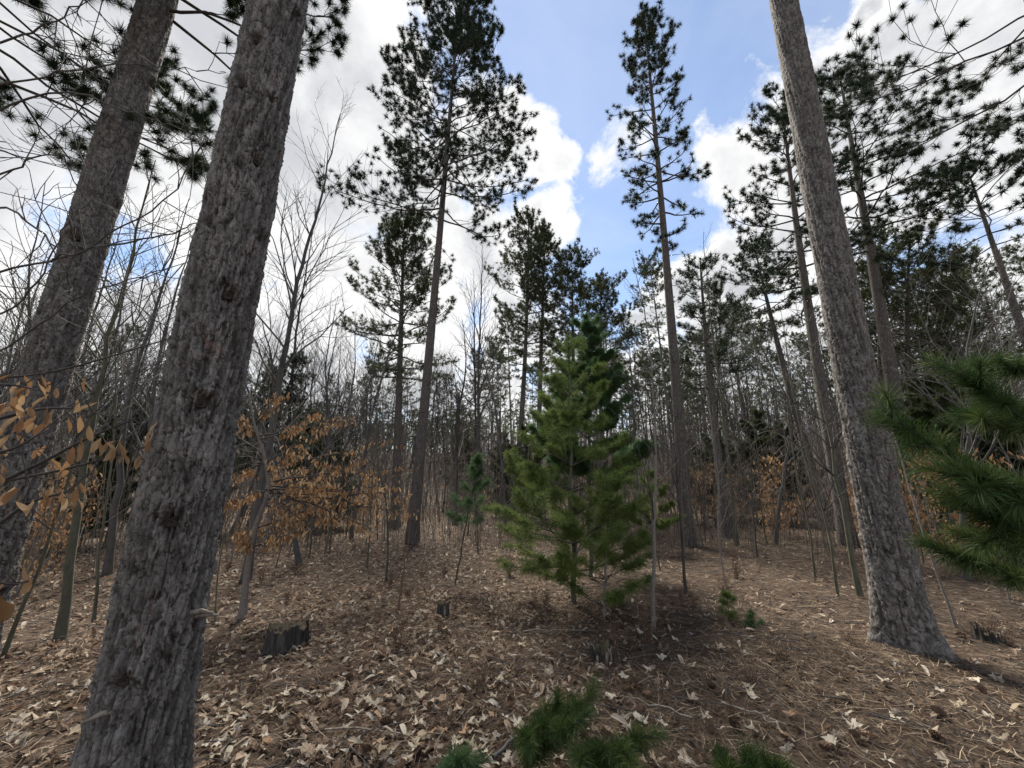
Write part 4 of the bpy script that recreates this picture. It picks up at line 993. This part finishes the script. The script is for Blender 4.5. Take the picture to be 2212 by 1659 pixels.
g7 = ground_hit(1415, 1190); white_pine(g7, g7 + np.array([.05, 0, 1.7]), .7, 'low young pine half hidden at the right side of the bushy green one', .015, 107, K=12, nwh=5, nper=4, first=.25)
# dim evergreens in the brush
wl = 'dim young pine deep in the brush behind'
wps = [white_pine((0, 0, 0), (0.1, 0, 3.4), 1.2, wl, .03, 110 + k, nwh=7, nper=5, K=18, wid=.014, ln=.12, matn='needle_far', parts=False, group='dim young pines deep in the brush', bend=0) for k in range(2)]
random.seed(33); ws = []
for x0, x1, n, d0, d1 in ((540, 760, 5, 14, 20), (900, 1100, 3, 20, 28), (100, 330, 3, 14, 20), (1480, 1720, 6, 18, 26), (2000, 2250, 6, 12, 20), (1080, 1350, 5, 16, 24)):
    for i in range(n): a = az_of(random.uniform(x0, x1)); r = random.uniform(d0, d1); ws.append((r * math.sin(a), r * math.cos(a)))
RL = []
for i, (x, y) in enumerate(ws):
    o = wps[i] if i < 2 else copy_tree(wps[random.randrange(2)]); s = random.uniform(.6, 1.3); o.location = (x, y, float(H(x, y))); o.scale = (s, s, s); o.rotation_euler = (0, 0, random.uniform(0, 6.28)); RL.append((o, x, y))
relabel(RL, 'dim young pine', 'dim young pines')

# right foreground boughs and the seedlings at the bottom edge: shoots laid out one by one
def near_bough(root, g, pts, r, side=.16, nside=7, K=90, ln=.11, wid=.0026, full=.6, matn='near_needle', name='branch', sdir=None):
    P = np.array(pts, float); s = np.linspace(0, len(P) - 1, 16); C = np.stack([np.interp(s, range(len(P)), P[:, i]) for i in range(3)], -1)
    for _ in range(2): C[1:-1] = (C[:-2] + 2 * C[1:-1] + C[2:]) / 4
    mw = MB(); mf = MB(); mw.tube(C, r * (1 - .7 * np.linspace(0, 1, 16)) + .0015, 6); T = nrm(np.gradient(C, axis=0)); cs = []
    for i in range(int(16 * (1 - full)), 16):
        for q in (0, .33, .66):
            if i < 15: cs.append((C[i] + (C[i + 1] - C[i]) * q, T[i], ln))
    for k in range(nside):
        i = int(16 * (1 - full) * .7 + (16 - 16 * (1 - full) * .7 - 2) * k / max(1, nside - 1)); sg = 1 if k % 2 else -1
        sv = nrm(np.cross(T[i], nrm(np.array([.2, -.4, .8]) + rng.normal(0, .3, 3)))) * sg; d = nrm(T[i] * .9 + sv * .75); L = side * rng.uniform(.6, 1.2); e = C[i] + d * L
        mw.tube([C[i], (C[i] + e) / 2 + rng.normal(0, .005, 3), e], [r * .4, r * .3, .0015], 4)
        for q in np.linspace(.3, 1, 6): cs.append((C[i] + (e - C[i]) * q, d, ln * .98))
    put_tufts(mf, cs, K // 3 + 6, wid, .62, .5, .12)
    o = mw.build(name, M['twig'], root, g); mf.build('needles', M[matn], o, g, stuff=True)
rng = np.random.default_rng(5); random.seed(5)
gR = np.array([3.9, 1.9, float(H(3.9, 1.9))]); rp = thing('young_white_pine', 'young pine at the right edge whose dark green boughs reach into the picture', 'tree', gR)
mb = MB(); mb.tube([gR - [0, 0, .05], gR + [0, .02, 1.2], gR + [.03, 0, 2.6], gR + [0, 0, 3.4]], [.04, .033, .018, .005], 8); mb.build('trunk', M['green_bark'], rp, gR)
def AD(*q): return at_depth(*q)
near_bough(rp, gR, [AD(2420, 1150, 1.9), AD(2250, 1085, 1.85), AD(2120, 1030, 1.8), AD(2010, 960, 1.8), AD(1905, 885, 1.85)], .010, .22, 9, ln=.12, full=.75)
near_bough(rp, gR, [AD(2420, 1120, 1.5), AD(2260, 1060, 1.5), AD(2160, 1060, 1.5), AD(2090, 1025, 1.5)], .008, .16, 6, ln=.12, full=.6)
near_bough(rp, gR, [AD(2420, 1000, 1.9), AD(2260, 930, 1.9), AD(2150, 870, 1.9), AD(2070, 800, 1.95)], .009, .22, 8, ln=.12, full=.7)
near_bough(rp, gR, [AD(2400, 900, 2.0), AD(2260, 880, 2.0), AD(2180, 900, 2.0), AD(2110, 905, 2.0)], .008, .18, 7, ln=.12, full=.6)
near_bough(rp, gR, [AD(2450, 1230, 1.6), AD(2280, 1160, 1.6), AD(2180, 1130, 1.6), AD(2120, 1110, 1.6)], .008, .20, 8, ln=.12, full=.6)
near_bough(rp, gR, [AD(2450, 1330, 1.9), AD(2230, 1262, 1.9), AD(2130, 1215, 1.9), AD(2030, 1190, 1.95)], .008, .13, 6, ln=.11, full=.7)
near_bough(rp, gR, [AD(2450, 1200, 2.1), AD(2250, 1170, 2.1), AD(2160, 1170, 2.1), AD(2110, 1165, 2.1)], .008, .18, 6, ln=.11, full=.6)
near_bough(rp, gR, [AD(2400, 760, 2.1), AD(2260, 780, 2.1), AD(2190, 800, 2.1), AD(2150, 790, 2.1)], .007, .15, 5, ln=.11, full=.6)
def seedling(base_px, shoots, label, name='pine_seedling', matn='near_needle'):
    g = ground_hit(*base_px); root = thing(name, label, 'plant', g); D = (g - CAM) @ FWD
    for (x, y, dz) in shoots:
        e = at_depth(x, y, D + dz); m = (g + e) / 2 + np.array([0, 0, .06]); near_bough(root, g, [g - [0, 0, .01], m, e], .005, .10, 5, K=60, ln=.10, wid=.0022, full=.6, matn=matn)
seedling((1130, 1680), [(1180, 1560, -.1), (1280, 1505, -.05), (1140, 1590, -.2), (1250, 1560, -.25), (1210, 1520, .1)], 'low pine seedling with spreading green needles at the bottom, left one with the longest twigs')
seedling((1300, 1720), [(1390, 1590, -.15), (1360, 1630, -.3), (1300, 1620, -.2), (1250, 1640, -.3)], 'brightest green pine seedling at the bottom edge, just right of the long-twigged one')
seedling((960, 1740), [(985, 1645, -.1), (1010, 1655, -.1)], 'small dark green needle tuft poking up at the bottom edge left of the seedlings', matn='white_needle_blue')
seedling((1640, 1760), [(1620, 1645, -.1), (1560, 1660, -.1), (1680, 1655, -.15)], 'dark pine seedling cut off by the bottom edge, right of the bright ones')

# ------------------------------------------------------------------ stumps, weeds, sticks
def stump(px, r, h, label, seed, matn='stump', ragged=.05, top=True, wmul=1.15, snag=0):
    g = ground_hit(*px); root = thing('tree_stump', label, 'stump', g); rg = np.random.default_rng(seed)
    nth, nz = 64, 14; th = np.arange(nth) * 2 * math.pi / nth; rows = []
    ridg = .10 * np.abs(np.sin(th * 7 + rg.uniform(0, 6))) + .07 * np.sin(th * 13 + 1) + .05 * rg.uniform(-1, 1, nth) + .08 * np.sin(th * 3)
    topz = h + ragged * (vnoise(np.cos(th) * 2, np.sin(th) * 2, seed) * 2) + ragged * .7 * rg.uniform(-1, 1, nth)
    for k in range(nz):
        f = k / (nz - 1); rr = r * (1 + .35 * (1 - f) ** 3) * (1 + ridg * (1 - .2 * f) + .02 * rg.uniform(-1, 1, nth)); rows.append(np.stack([rr * np.cos(th), rr * np.sin(th), -.05 + (topz + .05) * f], -1))
    V = np.concatenate(rows) + g; mb = MB(); i = np.arange(nz - 1)[:, None]; j = np.arange(nth)[None]; k = (j + 1) % nth
    mb.add(V, None, np.stack([i * nth + j, i * nth + k, (i + 1) * nth + k, (i + 1) * nth + j], -1).reshape(-1, 4)); mb.build('bark', M[matn], root, g)
    mb = MB(); rows = [rows[-1] * np.array([.985, .985, 1])] 
    for q, dz in ((.8, -.03), (.5, -.035), (.2, -.03)): b = rows[0] * np.array([q, q, 0]); b[:, 2] = h + dz * (1 + rg.uniform(-.6, .6, nth)) ; rows.append(b)
    V = np.concatenate(rows + [np.array([[0, 0, h - .03]])]) + g; i = np.arange(3)[:, None]; e = 3 * nth; q = np.arange(nth)
    mb.add(V, np.stack([e + q, e + (q + 1) % nth, np.full(nth, 4 * nth)], -1), np.stack([i * nth + j, i * nth + k, (i + 1) * nth + k, (i + 1) * nth + j], -1).reshape(-1, 4)); mb.build('cut_top', M['rot'], root, g)
    for s in range(snag):
        a = rg.uniform(0, 6.28); p = g + np.array([math.cos(a) * r, math.sin(a) * r, h * .3]); L = rg.uniform(.6, 1.3) * h
        mb = MB(); mb.tube([p, p + [0, 0, L * .6], p + [rg.normal(0, .02), rg.normal(0, .02), L]], [.018, .014, .003], 4); mb.build('splinter', M['split_wood'], root, g)
    return root
stump((615, 1402), .17, .22, 'charred-looking grey stump with mossy top below the tan beech', 3)
stump((957, 1330), .065, .12, 'small brown stump on the leaves left of the young green pine', 4, snag=2)
stump((1305, 1432), .11, .11, 'ragged pale-splintered stump below the young green pine', 5, ragged=.08, snag=9)
stump((2140, 1385), .10, .09, 'dark rotten stump under weeds right of the big right trunk', 6, ragged=.06, snag=2)
stump((215, 1160), .20, .10, 'low dark stump far back between the two left trunks', 7)
def weed_proto(seed, tall, spread):
    global rng; rng = np.random.default_rng(seed); root = thing('dead_weed', 'dead brown weed clump of thin dry stems on the forest floor', 'plant', (0, 0, 0), 'dead brown weed clumps on the floor'); mb = MB()
    for i in range(16):
        a = rng.uniform(0, 6.28); b = np.array([math.cos(a) * spread * rng.random(), math.sin(a) * spread * rng.random(), tall * rng.uniform(.3, 1.0)])
        C = spray(mb, np.array([math.cos(a), math.sin(a), 0]) * .02, b, .0018, -.02, 6, .01)
        for _ in range(4): k = rng.integers(2, 6); spray(mb, C[k], C[k] + nrm(rng.normal(size=3) + [0, 0, .4]) * rng.uniform(.03, .1), .0011, 0, 3, .003)
    mb.build('stems', M['brown_twig'], root, stuff=True)
    mb = MB(); P = [rng.normal(0, .5, 3) * np.array([spread, spread, tall * .3]) + [0, 0, tall * .4] for _ in range(14)]; bulk_leaves(mb, P, .035); mb.build('withered_leaves', M['brown_twig'], root, stuff=True); return root
wd = [weed_proto(200, .30, .16), weed_proto(201, .42, .12), weed_proto(202, .2, .22)]
random.seed(44); wsp = [(795, 1290), (620, 1300), (2140, 1360), (1400, 1390), (1570, 1290), (1590, 1250), (1330, 1400), (880, 1290), (1500, 1310), (640, 1240), (1180, 1310)] + [(random.uniform(430, 2200), 1130 + 480 * random.random() ** 1.6) for _ in range(60)]
RL = []
for i, (x, y) in enumerate(wsp):
    p = ground_hit(x, y); o = wd[i] if i < 3 else copy_tree(wd[random.randrange(3)]); s = random.uniform(.5, 1.1) if y < 1480 else random.uniform(.3, .55); o.location = tuple(p); o.scale = (s, s, s); o.rotation_euler = (0, 0, random.uniform(0, 6.28)); RL.append((o, p[0], p[1]))
relabel(RL, 'dead brown weed clump', 'dead weed clumps')
def stick(a, b, r, label, matn='split_wood'):
    A = ground_hit(*a); B = ground_hit(*b); t = np.linspace(0, 1, 8)[:, None]; C = A + (B - A) * t; C[:, 2] = H(C[:, 0], C[:, 1]) + .03 + r; C[1:-1] += rng.normal(0, .01, (6, 3))
    mb = MB(); mb.tube(C - A, r * (1 - .5 * t[:, 0]), 6); o = mb.build('fallen_stick', M[matn]); o.location = tuple(A); o['label'] = label; o['category'] = 'stick'
stick((1130, 1372), (1325, 1366), .006, 'straight pale stick lying in the leaves below the young green pine')
stick((1065, 1655), (1170, 1565), .012, 'thick grey stick in the leaves at the bottom, left of the seedlings', 'grey_bark')
stick((1500, 1565), (1330, 1510), .006, 'long thin pale stick right of the ragged stump')
stick((1720, 1620), (1650, 1560), .007, 'curved dry stick near the bottom right of the seedlings')
stick((1560, 1530), (1700, 1580), .008, 'pale weathered stick on the brown needles at lower right')
stick((700, 1590), (960, 1600), .006, 'slender stick across the pale leaves at lower left')

def cone_proto():
    root = thing('pine_cone', 'small open brown pine cone lying on the needle floor', 'pine cone', (0, 0, 0), 'pine cones on the forest floor'); mb = MB()
    for k in range(9):
        z = -.022 + .0055 * k; r = .016 * math.sin(math.pi * (k + 1.2) / 10.5)
        for j in range(7):
            a = j * .897 + k * .45; d = np.array([math.cos(a), math.sin(a), .25]); e = np.array([-math.sin(a), math.cos(a), 0]); c = np.array([0, 0, z])
            mb.add([c + e * .003, c - e * .003, c + d * r - e * .006, c + d * (r + .004) + [0, 0, .003], c + d * r + e * .006], [(2, 3, 4)], [(0, 1, 2, 4)])
    mb.build('scales', M['brown_twig'], root, stuff=True); return root
cp = cone_proto(); random.seed(51)
for i in range(22):
    p = ground_hit(random.uniform(450, 2150), random.uniform(1380, 1650)); o = cp if i == 0 else copy_tree(cp); o.location = (p[0], p[1], p[2] + .045); o.rotation_euler = (random.uniform(1.1, 1.9), 0, random.uniform(0, 6.28)); s_ = random.uniform(1.1, 1.7); o.scale = (s_,) * 3

# ------------------------------------------------------------------ brush too thick to count, deep in the wood
def brush():
    global rng; rng = np.random.default_rng(77); random.seed(77); mb = MB()
    for i in range(5600):
        a = random.uniform(-R(62), R(62)); r = random.uniform(15, 55); x, y = r * math.sin(a), r * math.cos(a); z = float(H(x, y)); h = random.uniform(.8, 4.5)
        tx, ty = random.gauss(0, .3), random.gauss(0, .3); P = [np.array([x, y, z]), np.array([x + tx * .4, y + ty * .4, z + h * .5]), np.array([x + tx, y + ty, z + h])]
        mb.tube(P, np.array([.012, .009, .004]) * random.uniform(.6, 1.5), 3, cap=False)
        for k in range(5):
            f = random.uniform(.3, .95); p = P[0] + (P[2] - P[0]) * f; d = np.array([random.gauss(0, 1), random.gauss(0, 1), random.uniform(.2, 1.4)]); d = d / np.linalg.norm(d); L = random.uniform(.3, 1.1)
            mb.tube([p, p + d * L * .5 + [0, 0, .03], p + d * L], [.006, .005, .003], 3, cap=False)
    for i in range(1500):      # nearer, thinner stems
        a = random.uniform(-R(60), R(60)); r = random.uniform(9.5, 16); x, y = r * math.sin(a), r * math.cos(a); z = float(H(x, y)); h = random.uniform(.5, 2.6)
        if abs(a - .13) < .12 and r < 12: continue
        tx, ty = random.gauss(0, .25), random.gauss(0, .25); P = [np.array([x, y, z]), np.array([x + tx * .4, y + ty * .4, z + h * .5]), np.array([x + tx, y + ty, z + h])]
        mb.tube(P, np.array([.006, .0045, .002]) * random.uniform(.7, 1.3), 3, cap=False)
        for k in range(3):
            f = random.uniform(.3, .95); p = P[0] + (P[2] - P[0]) * f; d = np.array([random.gauss(0, 1), random.gauss(0, 1), random.uniform(.2, 1.4)]); d = d / np.linalg.norm(d); L = random.uniform(.2, .7)
            mb.tube([p, p + d * L * .5 + [0, 0, .03], p + d * L], [.003, .0025, .0015], 3, cap=False)
    for i in range(3800):      # far slope
        a = random.uniform(-R(62), R(62)); r = random.uniform(42, 110); x, y = r * math.sin(a), r * math.cos(a); z = float(H(x, y)); h = random.uniform(1.5, 6)
        tx, ty = random.gauss(0, .6), random.gauss(0, .6); mb.tube([(x, y, z), (x + tx * .4, y + ty * .4, z + h * .5), (x + tx, y + ty, z + h)], [.05, .04, .015], 3, cap=False)
        for k in range(3):
            f = random.uniform(.3, .9); p = np.array([x + tx * f, y + ty * f, z + h * f]); d = np.array([random.gauss(0, 1), random.gauss(0, .5), random.uniform(.4, 1.4)]); L = random.uniform(.6, 1.6)
            mb.tube([p, p + d * L * .5, p + d * L], [.02, .016, .008], 3, cap=False)
    o = mb.build('distant_brush', M['brush'], stuff=True); o['label'] = 'tangle of thin grey stems closing the wood behind'
    mb = MB(); P = []
    for i in range(3400):
        a = random.uniform(-R(62), R(62)); r = random.uniform(15, 40); x, y = r * math.sin(a), r * math.cos(a)
        if vnoise(a * 9, r * .25, 6) < -.05: continue
        P.append(np.array([x, y, float(H(x, y)) + random.uniform(.2, 1.5)]))
    bulk_leaves(mb, P, .15); o = mb.build('distant_dry_leaves', M['beech_leaf'], stuff=True); o['label'] = 'dry tan leaves scattered through the far brush'
    # far trees that read as one mass
    mb = MB(); mf = MB()
    for i in range(420):
        a = random.uniform(-R(64), R(64)); r = random.uniform(60, 130); x, y = r * math.sin(a), r * math.cos(a); z = float(H(x, y)); h = random.uniform(9, 15) * (.8 if a < -.1 else 1)
        mb.tube([(x, y, z), (x, y, z + h * .6), (x + random.gauss(0, .4), y, z + h)], [.12, .09, .03], 4, cap=False)
        n = 34; C = np.stack([x + rng.normal(0, 1.2, n), y + rng.normal(0, 1.2, n), z + h * rng.uniform(.35, 1.02, n)], -1); needles(mf, C, rng.normal(size=(n, 3)), .8, 10, .16, .95)
    o = mb.build('far_wood', M['far_bark'], stuff=True); o['label'] = 'distant trunks of the wood merging into one mass'
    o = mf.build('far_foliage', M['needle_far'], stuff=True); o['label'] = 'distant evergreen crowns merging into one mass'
brush()
